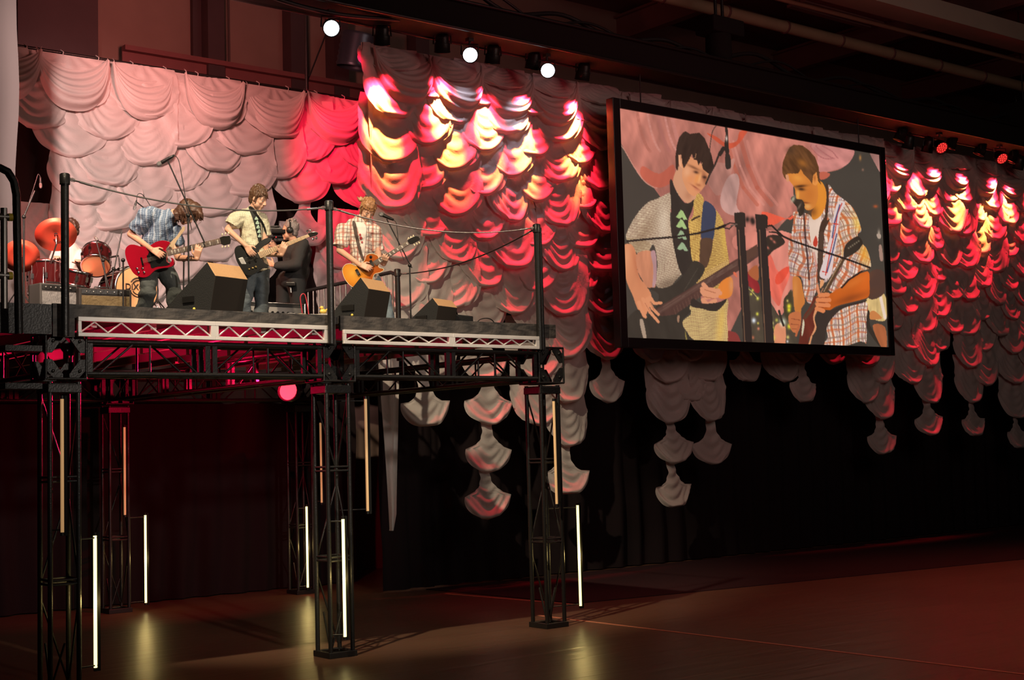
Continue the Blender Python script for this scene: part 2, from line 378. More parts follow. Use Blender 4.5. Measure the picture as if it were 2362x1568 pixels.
def put_swag(parent, x, y, z, me, name='swag', s=1.0, sx=1.0, sz=None):
    o = bpy.data.objects.new(name, me); col.objects.link(o); o.parent = parent
    o.location = Vector((x, y, z))-Vector(parent.location)
    o.rotation_euler = (rs.uniform(-.03, .03), rs.uniform(-.05, .05), rs.uniform(-.22, .10)); o.scale = (s*sx*rs.uniform(.95, 1.06), rs.uniform(.8, 1.25), s if sz is None else sz)
    return o
def hang(name, label, cols, y, zrod, parity_z, pitch, rodx, edge=None, holes=(), wide=1.0):
    root = empty(name, (cols[0][0], y, zrod), label, 'curtain')
    hem = MB().box2((rodx[0], y-.015, zrod-.10), (rodx[1], y+.005, zrod)); hem.build('hem', FAB, root)
    for idx, (x, par, last) in enumerate(cols):
        z0 = parity_z[par]; put = 0
        for m_ in range(0, last+1):
            if (idx, m_) in holes: continue
            z = z0-pitch*m_
            nb = [cols[i_][2] for i_ in (idx-1, idx+1) if 0 <= i_ < len(cols)]
            alone = all(n_ < m_-1+(1 if par else 0) for n_ in nb) or (m_ == last and all(n_ < m_+par for n_ in nb) and m_ > 5)
            zmax = (zrod-.02-z)/1.02
            put_swag(root, x+rs.uniform(-.04, .04), y-.035*(m_ % 2)*0-.03*(last-m_)/8-(.03 if par == 0 else 0), z+rs.uniform(-.03, .03), SW[rs.randrange(6)] if alone else SD[rs.randrange(8)], s=1.0, sx=1.0 if alone else rs.uniform(1.02, 1.12)*wide, sz=min(1.0, zmax))
    return root
C = [(6.33,0,6),(6.86,1,7),(7.39,0,5),(7.93,1,9),(8.45,0,5),(8.97,1,7),(9.48,0,9),(9.93,1,4),(10.37,0,7),(10.85,1,5),
     (11.34,0,6),(11.82,1,9),(12.3,0,7),(12.78,1,8),(13.26,0,5),(13.74,1,6),(14.24,0,5),(14.73,1,6),(15.2,0,7),(15.67,1,5),(16.13,0,6),(16.61,1,5),
     (17.1,0,7),(17.58,1,8),(18.09,0,5),(18.6,1,6),(19.1,0,8),(19.62,1,5),(20.14,0,5),(20.65,0,8),(21.2,1,6),(21.75,0,5),(22.3,1,8),(22.85,0,7),(23.4,1,5),(23.9,0,4)]
PZ = (7.6-.0, 7.27)
ca = hang('swag_curtain', 'swagged white curtain lit fiery red, left of the big screen behind the stage', C[:10], 4.05, 7.98, PZ, .695, (5.9, 10.8))
cb = hang('swag_curtain', 'dim swagged curtain behind the big screen, tails hanging below it', C[10:22], 4.05, 7.98, PZ, .695, (10.8, 17.0))
cc = hang('swag_curtain', 'swagged curtain with red streaks to the right of the big screen', C[22:], 4.05, 7.98, PZ, .695, (17.0, 24.2))
for root, x0, x1 in ((ca, 6.05, 10.9), (cb, 11.1, 16.8), (cc, 16.9, 24.0)):
    n = int(round((x1-x0)/1.02))
    for k in range(n): put_swag(root, x0+.5+(x1-x0-1)*k/(n-1), 4.0, 7.10, TS[k % 4], 'swag')
# left selvedge of the main curtain, a long narrow tail
vs = []; fs = []
for j in range(31):
    t = j/30; z = 7.97+(.95-7.97)*t; xx = 5.9+.30*t**1.5; wdt = .42 if t < .55 else .42-.3*(t-.55)/.45
    if t > .97: wdt *= .6
    for i in range(7):
        s_ = i/6; vs.append((xx+wdt*s_+.03*math.sin(9*t+2*s_), 4.0-.05*math.sin(s_*9+5*t)+.04*s_, z))
for j in range(30):
    for i in range(6): k = j*7+i; fs.append((k, k+1, k+8, k+7))
MB().add(vs, fs, 0, True).build('selvedge', FAB, ca)
L = [(1.45,0,0),(2.01,1,0),(2.55,0,1),(3.06,1,4),(3.6,0,4),(4.12,1,4),(4.7,0,3),(5.25,1,4),(5.78,0,1),(6.3,1,2),(6.86,0,1),(7.4,1,4),(7.95,0,0),(8.45,1,0)]
cl = hang('swag_curtain', 'pale pink-white swagged curtain across the back of the stage', L, 6.55, 7.86, (7.05, 6.70), .68, (1.2, 8.8), wide=1.10)
for m_ in range(2, 5): put_swag(cl, 2.68, 6.5, 7.05-.68*m_, SD[m_])
for m_ in range(3, 5): put_swag(cl, 2.25, 6.53, 6.70-.68*m_, SD[m_])
for z_ in (5.0, 4.4, 4.0): put_swag(cl, 7.0, 6.53, z_, SD[int(z_)])
for x_ in (1.55, 2.55, 3.6, 4.72, 5.78, 6.86, 7.9): put_swag(cl, x_, 6.45, 7.02, TS[int(x_*3) % 4], 'swag')
MB().tube((.6, 6.6, 7.90), (9.2, 6.6, 7.90), .025, 8).build('curtain_rod', BLACK, cl)
for k in range(15): 
    x_ = 1.4+.52*k
    MB().path([(x_, 6.6, 7.94), (x_+.02, 6.54, 7.90), (x_, 6.53, 7.80), (x_+.03, 6.52, 7.7)], .008, 5).build('tie', FAB, cl)
# ================================================================ flown beam, lamps, screen
bm_ = empty('lighting_beam', (3.0, 3.35, 7.98), 'long black beam above the curtain wall carrying the lamps', 'beam')
MB().box2((2.6, 3.05, 8.09), (31, 3.60, 8.50)).build('beam_cover', BLACKM, bm_)
for y in (3.02, 3.63):
    for z in (8.09, 8.50): MB().tube((2.6, y, z), (31, y, z), .028, 8).build('chord', BLACK, bm_)
rnd = random.Random(3)
def cable(pts, r, parent=None, label=None, cat='cable', n=6, name='cable', m=None, seg=8):
    P = [Vector(p) for p in pts]; out = []
    for i in range(len(P)-1):
        a = P[max(i-1, 0)]; b = P[i]; c = P[i+1]; d = P[min(i+2, len(P)-1)]
        for k in range(seg):
            t = k/seg; out.append(.5*((2*b)+(c-a)*t+(2*a-5*b+4*c-d)*t*t+(3*b-a-3*c+d)*t**3))
    out.append(P[-1])
    o = MB().path(out, r, n).build(name, m or CABLE, parent)
    if parent is None: tag(o, label, cat)
    return o
pts = [(x, 3.3+.1*rnd.uniform(-1, 1), 8.56+ (.30 if i % 2 else .02)*rnd.uniform(.5, 1.1)) for i, x in enumerate([3, 4.4, 5.6, 6.9, 8.0, 9.2, 10.3, 11.4, 12.4, 13.6, 14.9, 16.2, 17.6, 19, 20.5, 22, 24, 26, 28, 30])]
cable(pts, .035, bm_, name='cable_bundle', n=8)
cable([(p[0]+.5, p[1]-.1, p[2]-.08) for p in pts], .02, bm_, name='cable_bundle')
cable([(3.0, 3.2, 8.3), (3.9, 3.1, 8.02), (4.9, 3.15, 7.98), (6, 3.2, 8.1)], .03, bm_, name='cable_bundle')
# hoist with chain bag
h = empty('chain_hoist', (12.65, 3.3, 8.5), 'black chain hoist hanging from the roof above the screen', 'hoist')
MB().box2((12.28, 3.05, 9.0), (13.05, 3.5, 9.28)).build('motor', BLACKM, h, bevel=.03)
MB().lathe([(.20, 8.54), (.23, 8.65), (.22, 9.0)], (12.62, 3.28, 0), None, 14).build('chain_bag', BLACKM, h)
for dx in (-.05, .12): MB().tube((12.65+dx, 3.3, 9.2), (12.65+dx, 3.3, 11.1), .03, 6).build('chain', BLACK, h)
h = empty('hanging_loudspeaker', (21.9, 3.1, 8.3), 'black loudspeaker box hanging at the right edge above the beam', 'loudspeaker')
MB().box2((21.55, 2.9, 8.15), (22.5, 3.5, 9.05)).build('cabinet', BLACKM, h, bevel=.02)
MB().path([(21.75, 3.2, 9.05), (21.7, 3.2, 9.2), (21.85, 3.2, 9.25), (21.95, 3.2, 9.05)], .012, 6).build('shackle', BLACK, h)
MB().tube((22.0, 3.2, 9.05), (22.0, 3.2, 11.1), .015, 6).build('cable', BLACK, h)
# hanging drop pole left of the curtain
e = empty('drop_pole', (4.5, 3.2, 6.9), 'thin black drop pole with diagonal stay hanging left of the first white lamp', 'pole')
a = at(708, 208, Y=6.0); MB().tube(a, Vector((a.x, a.y, 11.0)), .03, 8).build('pole', BLACK, e)
b = at(752, 78, Y=6.0); MB().tube(at(708, 190, Y=6.0), b, .012, 6).build('stay', BLACK, e)

LENS_W = mat('lens_white', (.9, .9, 1), .2, emit=(.86, .93, 1.0), es=14)
LENS_R = mat('lens_red', (.5, .02, .02), .2, emit=(1.0, .05, .04), es=1.2)
LENS_RH = mat('lens_red_hot', (.5, .02, .02), .2, emit=(1.0, .10, .05), es=9)
LENS_D = mat('lens_red_dim', (.10, .01, .01), .15, emit=(1.0, .03, .03), es=.35)
def par(loc, aim, lens, label, group=None, L=.25, r=.115, cells=False, power=0, color=HOT, angle=30, hang_z=8.04, blend=.5, name='par_can', soft=.04, cat='stage lamp', core=0):
    loc = Vector(loc); A = (Vector(aim)-loc).normalized()
    e = empty(name, loc, label, cat, group)
    MB().lathe([(.03, -L*.62), (r*.62, -L*.60), (r*.80, -L*.45), (r*.84, -L*.1), (r, -L*.05), (r, L*.42), (r*1.05, L*.42), (r*1.05, L*.46), (r*.93, L*.46), (r*.93, L*.30)], loc, A, 20).build('can', BLACK, e)
    m_ = MB(); m_.lathe([(.0005, L*.31), (r*.9, L*.31)], loc, A, 20)
    if cells: m_ = MB().lathe([(.0005, L*.36), (r*.9, L*.36)], loc, A, 20)
    ln = m_.build('lens', LENS_D if cells else lens, e)
    if cells:
        q = Vector((0, 0, 1)) if abs(A.z) < .9 else Vector((1, 0, 0)); x = A.cross(q).normalized(); y = A.cross(x); k_ = MB()
        for R_, n in ((0, 1), (r*.36, 6), (r*.70, 12)):
            for i in range(n):
                a = 6.283*i/n; k_.sphere(loc+A*(L*.38)+(x*math.cos(a)+y*math.sin(a))*R_, r*.12, 8)
        k_.build('diode', lens, ln)
    side = A.cross(Vector((0, 0, 1))); side = side.normalized() if side.length > .2 else Vector((1, 0, 0))
    top = Vector((loc.x, loc.y, hang_z))
    mid = loc+Vector((0, 0, r*1.35)) if hang_z > loc.z else loc-Vector((0, 0, r*1.35))
    MB().path([loc+side*r*1.12, mid+side*r*1.05, mid-side*r*1.05, loc-side*r*1.12], .012, 6, smooth=False).build('yoke', BLACK, e)
    m_ = MB().tube(mid, top, .018, 8); m_.box(top-Vector((0, 0, .01)), (.09, .09, .05)); m_.build('clamp', BLACK, e)
    if power:
        lamp('lamp_light', 'SPOT', loc+A*(L*.55), aim, power, color, spot_size=math.radians(angle), spot_blend=blend, shadow_soft_size=soft)
        if core: lamp('clipping_core_light', 'SPOT', loc+A*(L*.56), aim, power*core, (1.0, .36, .05), spot_size=math.radians(angle*.60), spot_blend=.8, shadow_soft_size=soft)  # added orange spot imitating how bright red clips to yellow
    return e
# red downlights on the curtain wall
reds = [(881,84,6.15,1),(1020,102,7.25,1),(1137,128,8.05,.8),(1230,142,8.75,.9),(1345,168,9.75,.85),(2078,312,17.65,.8),(2195,330,19.4,.8),(2262,345,20.35,.75),(2335,362,21.5,.75)]
labs = ['first from the left, beside the curtain edge', 'second from the left', 'third, just right of the middle white lamp', 'fourth, left of the right-hand white lamp', 'fifth, nearest the screen', 'sixth, just right of the screen corner', 'seventh, right of the first red-faced lamp', 'eighth, left of the second red-faced lamp', 'ninth, at the far right']
for (px, py, ax, k), lb in zip(reds, labs):
    p = at(px, py, Y=3.46)
    par(p, (ax, 3.98, 6.75), LENS_R, 'black can lamp shining red down the curtain, '+lb, 'red can lamps on the beam', power=2200*k, angle=48, blend=.8, core=1.35)
for px, py, lb in ((2168, 337, 'left'), (2307, 362, 'right')):
    p = at(px, py, Y=3.15)
    par(p, p+Vector((-.5, -1.1, -.9)), LENS_R, 'lamp with a face of glowing red diodes, the %s one right of the screen' % lb, 'red diode lamps', L=.22, r=.13, cells=True, power=0)
# extra reds whose cans are hidden against the beam, right part of the wall
for ax, k in ((18.35, .8), (19.0, .8), (22.3, .7), (23.2, .5)):
    p = Vector((ax-.1, 3.50, 7.85)); par(p, (ax, 3.98, 6.75), LENS_D, 'black can lamp tucked under the beam above X%s' % '', 'red can lamps on the beam', power=1500*k, angle=46, blend=.8, core=1.2)['label'] = {18.35: 'dark can lamp close under the beam between the sixth lamp and the left red-faced lamp', 19.0: 'dark can lamp close under the beam beside the left red-faced lamp', 22.3: 'dark can lamp close under the beam near the right edge', 23.2: 'dark can lamp close under the beam beyond the right edge'}[ax]
for px, py, aim, lb in ((766, 60, (.6, -6, 3.4), 'left of the curtain edge'), (1089, 124, (-1, -9, 3.3), 'in the middle of the three'), (1268, 160, (0, -10, 3.0), 'rightmost of the three')):
    p = at(px, py, Y=3.12)
    par(p+Vector((.05, .12, .02)), Vector(aim), LENS_W, 'bright white lamp facing the audience, '+lb, 'white lamps on the beam', L=.26, r=.115, cells=False, power=220, color=(.85, .90, 1.0), angle=50, blend=.9)
lamp('white_spill_light', 'SPOT', at(1060, 128, Y=3.3), (7.9, 3.9, 6.8), 50, (.8, .8, 1.0), spot_size=math.radians(50), spot_blend=.8, shadow_soft_size=.05)
lamp('white_spill_light', 'SPOT', at(1240, 160, Y=3.3), (8.55, 3.9, 6.8), 50, (.8, .8, 1.0), spot_size=math.radians(50), spot_blend=.8, shadow_soft_size=.05)
# red washes on the stage backdrop and rims
lamp('red_backdrop_spot', 'SPOT', (5.1, 3.7, 7.8), (7.7, 6.4, 6.5), 1500, (1.0, .004, .05), spot_size=math.radians(54), spot_blend=.7, shadow_soft_size=.1)
lamp('red_backdrop_spot', 'SPOT', (-.5, 5.0, 4.2), (3.2, 6.5, 7.2), 260, (1.0, .16, .14), spot_size=math.radians(95), spot_blend=.8, shadow_soft_size=.1)
lamp('rim_spot', 'SPOT', (-1.2, 4.8, 7.6), (3.2, 1.2, 4.6), 900, (1.0, .25, .10), spot_size=math.radians(60), spot_blend=.5, shadow_soft_size=.1)

# ---------------------------------------------------------------- screen
SX0, SX1, SZ0, SZ1, SY = 10.03, 17.06, 3.59, 7.56, 3.22
scr = empty('projection_screen', (SX0, SY, SZ0), 'large black-framed video screen showing two guitar players', 'screen')
fr = mat('screen_frame', (.012, .010, .011), .35)
fwid = .155
m_ = MB()
m_.box2((SX0, SY-.02, SZ0), (SX0+fwid, SY+.14, SZ1)); m_.box2((SX1-fwid, SY-.02, SZ0), (SX1, SY+.14, SZ1))
m_.box2((SX0+fwid, SY-.02, SZ0), (SX1-fwid, SY+.14, SZ0+fwid)); m_.box2((SX0+fwid, SY-.02, SZ1-fwid), (SX1-fwid, SY+.14, SZ1))
m_.build('frame', fr, scr, bevel=.008)
MB().box2((SX0+fwid, SY+.09, SZ0+fwid), (SX1-fwid, SY+.11, SZ1-fwid)).build('backing', BLACKM, scr)
for x in (10.72, 16.37):
    MB().tube((x, SY+.06, SZ1), (x, SY+.06, 8.05), .012, 6).build('hanging_cable', BLACK, scr)
# ================================================================ the video picture on the screen
def build_picture():
    NX, NY = 660, 372
    xa, xb, za, zb = SX0+fwid*.97, SX1-fwid*.97, SZ0+fwid*.97, SZ1-fwid*.97; ys = SY+.012
    U, V = np.meshgrid(np.linspace(0, 1, NX), np.linspace(1, 0, NY))
    W = np.stack([xa+(xb-xa)*U, np.full_like(U, ys), za+(zb-za)*V], -1)
    d = W-np.array(CAM); z = d@np.array(fw)
    PX = 1181+F_PX*(d@np.array(rt))/z; PY = 784-F_PX*(d@np.array(up))/z
    im = np.zeros((NY, NX, 3)); rg = np.random.RandomState(5)
    def vnoise(sc, seed, ax=1.0, ay=1.0, rot=0.0, oct=3):
        out = np.zeros_like(PX); amp = 1; tot = 0
        for o in range(oct):
            g_ = np.random.RandomState(seed*17+o).rand(64, 64)
            x = (PX*math.cos(rot)+PY*math.sin(rot))/sc*ax*2**o; y = (-PX*math.sin(rot)+PY*math.cos(rot))/sc*ay*2**o
            xi = np.floor(x).astype(int); yi = np.floor(y).astype(int); fx = x-xi; fy = y-yi; fx = fx*fx*(3-2*fx); fy = fy*fy*(3-2*fy)
            a = g_[yi % 64, xi % 64]; b = g_[yi % 64, (xi+1) % 64]; c = g_[(yi+1) % 64, xi % 64]; e = g_[(yi+1) % 64, (xi+1) % 64]
            out += amp*(a*(1-fx)*(1-fy)+b*fx*(1-fy)+c*(1-fx)*fy+e*fx*fy); tot += amp; amp *= .5
        return out/tot
    def smooth(P, n=4):
        P = [np.array(p, float) for p in P]; out = []; N = len(P)
        for i in range(N):
            a, b, c, e = P[i-1], P[i], P[(i+1) % N], P[(i+2) % N]
            for k in range(n):
                t = k/n; out.append(.5*((2*b)+(c-a)*t+(2*a-5*b+4*c-e)*t*t+(3*b-a-3*c+e)*t**3))
        return out
    def mask(P, sm=True):
        if sm: P = smooth(P)
        P = np.array(P, float); m = np.zeros(PX.shape, bool)
        x0, y0 = P.min(0); x1, y1 = P.max(0)
        sel = (PX >= x0) & (PX <= x1) & (PY >= y0) & (PY <= y1); X = PX[sel]; Y = PY[sel]; r = np.zeros(X.shape, bool)
        for i in range(len(P)):
            ax, ay = P[i-1]; bx, by = P[i]
            if ay == by: continue
            c = ((ay > Y) != (by > Y)) & (X < (bx-ax)*(Y-ay)/(by-ay)+ax); r ^= c
        m[sel] = r; return m
    A = lambda L: [(1420+x/5.6, 240+y/5.6) for x, y in L]
    B = lambda L: [(1420+x/5.06, 500+y/5.06) for x, y in L]
    Cc = lambda L: [(1720+x/5.81, 290+y/5.81) for x, y in L]
    Dd = lambda L: [(1720+x/5.6, 540+y/5.6) for x, y in L]
    def put(m, c, sh=None, k=1.0):
        c = np.array(c, float)/255; val = np.broadcast_to(c, im.shape)
        if sh is not None: val = val*sh[..., None]
        im[m] = im[m]*(1-k)+val[m]*k
    def fill(P, c, sh=None, sm=True, k=1.0): m = mask(P, sm); put(m, c, sh, k); return m
    def stroke(P, wd, c, k=1.0, taper=None):
        P = [np.array(p, float) for p in P]
        for i in range(len(P)-1):
            a, b = P[i], P[i+1]; d_ = b-a; L2 = (d_**2).sum()
            t = np.clip(((PX-a[0])*d_[0]+(PY-a[1])*d_[1])/L2, 0, 1); dist = np.hypot(PX-a[0]-t*d_[0], PY-a[1]-t*d_[1])
            ww = wd if taper is None else wd*(1+(taper-1)*(i+t)/(len(P)-1))
            put(dist < ww/2, c, None, k)
    def soft(cx, cy, rx, ry, c, k, rot=0, m=None):
        x = (PX-cx)*math.cos(rot)+(PY-cy)*math.sin(rot); y = -(PX-cx)*math.sin(rot)+(PY-cy)*math.cos(rot)
        g = np.exp(-((x/rx)**2+(y/ry)**2))*k
        if m is not None: g = g*m
        im[:] = im*(1-g[..., None])+np.array(c, float)/255*g[..., None]
    # --- backdrop: pink swags over dark
    put(np.ones(PX.shape, bool), (74, 66, 58), .95+.1*vnoise(60, 1))
    f1 = vnoise(70, 2, 2.2, .55, .25); f2 = vnoise(26, 3, 2.0, .5, -.3)
    silk = .56+.50*f1+.26*f2
    fill(Cc([(0, -200), (1500, -60), (1440, 330), (1330, 540), (1100, 620), (700, 610), (640, 900), (690, 1150), (560, 1240), (300, 1600), (-400, 3000), (-800, 1500), (-1800, 0), (-1500, -400)]), (200, 124, 108), silk)
    fill(Dd([(-100, 0), (620, 0), (620, 560), (600, 740), (500, 1000), (380, 1080), (300, 900), (250, 200), (-120, 200)]), (228, 140, 122), .74+.45*vnoise(50, 7, 2.0, .5, .2))
    fill(A([(0, 20), (1300, 160), (1240, 1300), (1000, 1000), (760, 930), (620, 1080), (480, 1070), (350, 980), (240, 820), (100, 560), (10, 380)]), (196, 122, 106), silk)
    fill(A([(350, 800), (560, 900), (740, 780), (760, 960), (620, 1070), (480, 1060), (330, 930)]), (190, 96, 76), .9+.25*f1)
    stroke([(p[0], p[1]) for p in smooth(A([(10, 390), (130, 620), (270, 860), (400, 1020), (560, 1080), (740, 960)]), 6)][:-12], 2.2, (214, 150, 130), .8)
    for sx_, w_, c in ((300, 7, (176, 104, 88)), (430, 5, (214, 146, 132)), (560, 8, (176, 108, 98)), (650, 5, (220, 150, 138)), (740, 9, (205, 132, 120))):
        stroke(smooth(A([(sx_, 80), (sx_+30, 350), (sx_+110, 560), (sx_+200, 640), (sx_+330, 560)]), 5)[:-12], w_, c, .45)
    for (x_, w_, c) in ((1500, 8, (188, 96, 74)), (1580, 5, (222, 148, 132)), (1680, 10, (184, 92, 72)), (1760, 6, (216, 138, 122))):
        stroke(A([(x_-60, 480), (x_+30, 800), (x_+150, 1080), (x_+330, 1300)]), w_, c, .55)
    fill(A([(1180, 380), (1420, 560), (1560, 540), (1700, 360), (1690, 330), (1600, 360), (1560, 480), (1420, 500), (1300, 420)]), (206, 88, 62), .9+.2*f2)
    fill(A([(1150, 900), (1300, 1180), (1420, 1080), (1490, 900), (1540, 700), (1420, 760), (1300, 760)]), (206, 140, 124), silk)
    fill(A([(1350, 1230), (1440, 960), (1560, 900), (1600, 1020), (1560, 1300), (1640, 1450), (1420, 1400)]), (222, 168, 156), silk)
    fill(Cc([(850, 220), (1000, 250), (1250, 280), (1450, 320), (1420, 450), (1330, 540), (1200, 590), (1000, 620), (950, 560), (960, 400)]), (204, 132, 124), .82+.34*vnoise(30, 9, 1, 1.6, .5))
    for o_ in (0, 70, 150): stroke(smooth(Cc([(880+o_, 260), (1010+o_, 420-o_*.5), (1180+o_*.5, 440), (1350, 400-o_*.6)]), 5)[:-10], 3, (172, 100, 98), .55)
    fill(Cc([(1000, 620), (1130, 640), (1090, 700), (1000, 720)]), (196, 100, 78))
    fill(Cc([(220, 1150), (470, 1220), (560, 1240), (690, 1150), (640, 1230), (600, 1260), (520, 1250), (380, 1330), (270, 1330)]), (236, 96, 70), .9+.2*f2)
    fill(Dd([(270, 300), (330, 280), (420, 480), (560, 400), (570, 140), (600, 300), (560, 560), (480, 760), (440, 920), (380, 880), (300, 700)]), (240, 112, 92), .85+.3*f2)
    fill(Dd([(400, 520), (530, 420), (560, 470), (470, 620), (390, 640)]), (232, 84, 62), .9+.2*f2)
    fill(Cc([(1660, 340), (1800, 360), (1810, 620), (1740, 520)]), (186, 132, 122), silk)
    for x, y, c, rx, ry in ((1535, 430, (190, 130, 70), 2.6, 6), (1570, 590, (150, 110, 90), 2.5, 3), (1740, 1080, (190, 90, 50), 5, 3.5), (1785, 1450, (190, 170, 150), 3, 9)):
        p = Cc([(x, y)])[0]; soft(p[0], p[1], rx, ry, c, .9)
    # drum kit between the players
    fill(Dd([(10, 480), (160, 620), (170, 760), (20, 680)]), (150, 46, 48), .8+.3*f2)
    fill(Dd([(30, 500), (150, 400), (160, 600)]), (176, 98, 60))
    fill(Dd([(0, 700), (170, 800), (330, 900), (440, 1060), (520, 1010), (490, 880), (540, 780), (600, 740), (620, 1200), (640, 1500), (0, 1460)]), (84, 72, 58), .85+.3*f2)
    fill(B([(1270, 1340), (1400, 1350), (1450, 1430), (1450, 1500), (1260, 1490)]), (140, 60, 54))
    fill(Dd([(380, 1180), (510, 1180), (500, 1470), (370, 1460)]), (228, 146, 108), .9+.15*f2)
    fill(Dd([(490, 860), (540, 780), (600, 760), (610, 1010), (560, 1120), (500, 1040)]), (72, 62, 44))
    for x, y, c, r_ in ((30, 690, (240, 200, 210), 2.5), (90, 725, (236, 220, 90), 3), (70, 775, (236, 220, 90), 3), (155, 830, (240, 230, 90), 4), (150, 1030, (230, 220, 80), 4), (105, 1115, (235, 240, 250), 6), (160, 1150, (220, 200, 90), 3), (165, 1220, (230, 140, 110), 3.5), (340, 1220, (240, 230, 80), 6), (345, 1150, (220, 210, 130), 4), (350, 1340, (235, 220, 100), 7), (335, 1430, (235, 220, 120), 6), (480, 1140, (245, 250, 220), 9), (560, 930, (245, 230, 60), 6), (560, 980, (245, 230, 60), 5), (565, 1190, (245, 230, 60), 6), (545, 1330, (230, 210, 120), 4), (540, 1385, (230, 220, 220), 3), (95, 1335, (190, 110, 80), 4), (540, 860, (220, 200, 110), 3), (400, 1110, (200, 190, 90), 4)):
        p = Dd([(x, y)])[0]; soft(p[0], p[1], r_*.75, r_*.95, c, 1.0)
    stroke(Dd([(20, 690), (90, 750), (160, 830)]), 1.6, (226, 206, 120), .8); stroke(Dd([(430, 990), (470, 1130), (490, 1180)]), 5, (60, 52, 44))
    fill(Dd([(1560, 840), (1790, 770), (1820, 1090), (1680, 1110), (1600, 1010)]), (232, 196, 130), .8+.35*vnoise(20, 13, 2.5, .6))
    stroke(Dd([(1740, 800), (1800, 1080)]), 7, (244, 220, 210), .8)
    fill(Dd([(1600, 1020), (1660, 990), (1760, 1080), (1700, 1100), (1610, 1100)]), (206, 130, 74))
    fill(Dd([(1560, 1010), (1600, 1000), (1610, 1180), (1760, 1420), (1720, 1440), (1560, 1200)]), (58, 48, 40)); fill(Dd([(1640, 1180), (1800, 1200), (1820, 1480), (1740, 1440)]), (176, 100, 62), .9+.2*f2)
    fill(Dd([(1690, 0), (1740, 0), (1745, 50), (1710, 55)]), (184, 160, 142)); fill(Dd([(1720, 160), (1755, 150), (1775, 330), (1735, 330)]), (170, 134, 118)); stroke(Dd([(1797, 180), (1806, 360)]), 2.4, (110, 90, 150), .9)
    fill(Dd([(1600, 500), (1780, 480), (1790, 760), (1590, 830)]), (88, 62, 52))
    # --- checks and plaids
    WN = vnoise(60, 21, 1, 1, 0, 2)
    def check(ang, per, wd, off=0.0, warp=0.0):
        q = (PX*math.cos(ang)+PY*math.sin(ang))/per+off+warp*WN*.8
        return (q-np.floor(q)) < wd
    def plaid_yellow(m, base=(222, 200, 166), ang=0.05, per=3.7, dark=(112, 72, 62), tint=None):
        put(m, base, .92+.2*vnoise(24, 31, 1.5, .8, .2))
        a = check(ang, per, .34, 0, 2); b_ = check(ang+1.571, per, .34, .2, 2)
        put(m & a, dark, None, .55); put(m & b_, dark, None, .55); put(m & a & b_, dark, None, .35)
        if tint: put(m, tint[0], None, tint[1])
    # --- left player (bass)
    body = mask(B([(120, 215), (250, -20), (330, -90), (480, -150), (640, -220), (760, -230), (980, -140), (1130, -90), (1250, 0), (1290, 220), (1330, 560), (1310, 1000), (1270, 1500), (880, 1480), (850, 1380), (790, 1230), (880, 1040), (950, 780), (730, 720), (600, 840), (460, 800), (440, 300), (330, 465), (180, 330)]), True)
    shirtL = fill(B([(120, 215), (240, -20), (380, -170), (480, -210), (700, -310), (740, -230), (640, -80), (660, 240), (740, 430), (810, 600), (720, 720), (610, 830), (470, 800), (490, 560), (440, 320), (350, 465), (220, 400), (170, 320)]), (0, 0, 0))
    plaid_yellow(shirtL)
    put(shirtL & mask(B([(60, 240), (400, 300), (330, 465), (150, 330)])), (170, 140, 96), None, .35)
    soft(*B([(330, 200)])[0], 16, 42, (120, 90, 64), .38, .5, shirtL); soft(*B([(620, 780)])[0], 34, 12, (90, 70, 55), .55, -.4, shirtL); soft(*B([(560, 100)])[0], 14, 50, (250, 236, 214), .32, 0, shirtL)
    tee = fill(A([(700, 1000), (740, 1000), (780, 1120), (900, 1280), (1000, 1240), (1030, 1200), (990, 1360), (940, 1500), (950, 1640), (1000, 2000), (960, 2260), (860, 2200), (800, 2060), (730, 1700), (720, 1350)]), (56, 48, 42), .92+.2*f2)
    shR = fill(A([(1010, 1260), (1060, 1150), (1130, 1200), (1140, 1300), (1120, 1400), (1110, 1600), (1090, 1850), (1090, 2010), (990, 2020), (950, 1640), (940, 1520), (1000, 1440)]), (0, 0, 0)); plaid_yellow(shR, (236, 196, 106), -.06, 3.6, (128, 76, 40))
    stroke(A([(985, 1500), (1030, 1470), (1080, 1450)]), 4, (70, 52, 40))
    shR2 = fill(A([(1290, 1380), (1350, 1440), (1400, 1560), (1430, 1800), (1470, 2080), (1450, 2320), (1200, 2480), (1080, 2300), (1160, 2000), (1230, 1900), (1280, 1600)]), (0, 0, 0)); plaid_yellow(shR2, (224, 184, 100), .08, 3.6, (116, 72, 44)); soft(*A([(1400, 1700)])[0], 8, 45, (246, 200, 90), .5, -.1, shR2)
    shB = fill(B([(870, 1040), (1100, 1060), (1190, 1050), (1310, 960), (1300, 1150), (1275, 1560), (870, 1500), (860, 1390), (790, 1280), (790, 1210), (880, 1130)]), (0, 0, 0)); plaid_yellow(shB, (226, 200, 128), .10, 3.9, (132, 84, 70)); soft(*B([(1230, 1250)])[0], 10, 60, (244, 196, 90), .55, .1, shB)
    shC = fill(B([(940, 760), (1040, 650), (1200, 560), (1330, 500), (1200, 720), (1000, 780)]), (0, 0, 0)); plaid_yellow(shC, (226, 186, 110), .3, 3.6, (120, 76, 50))
    # trees on the T-shirt
    for x, y, s_ in ((850, 1440, 1.0), (850, 1560, 1.0), (850, 1700, .95), (862, 1850, .9)):
        fill(A([(x-70, y+20*s_), (x-10, y-75*s_), (x+20, y-60*s_), (x+75, y+50*s_), (x+30, y+55*s_), (x+10, y+25*s_), (x-30, y+40*s_)]), (178, 204, 132) if y < 1600 else (160, 180, 140), .9+.15*f2, sm=False)
    # strap
    fill(A([(1150, 1250), (1290, 1360), (1280, 1600), (1250, 1760), (1110, 1740), (1110, 1500), (1120, 1400)]), (64, 68, 88), .95+.1*f2)
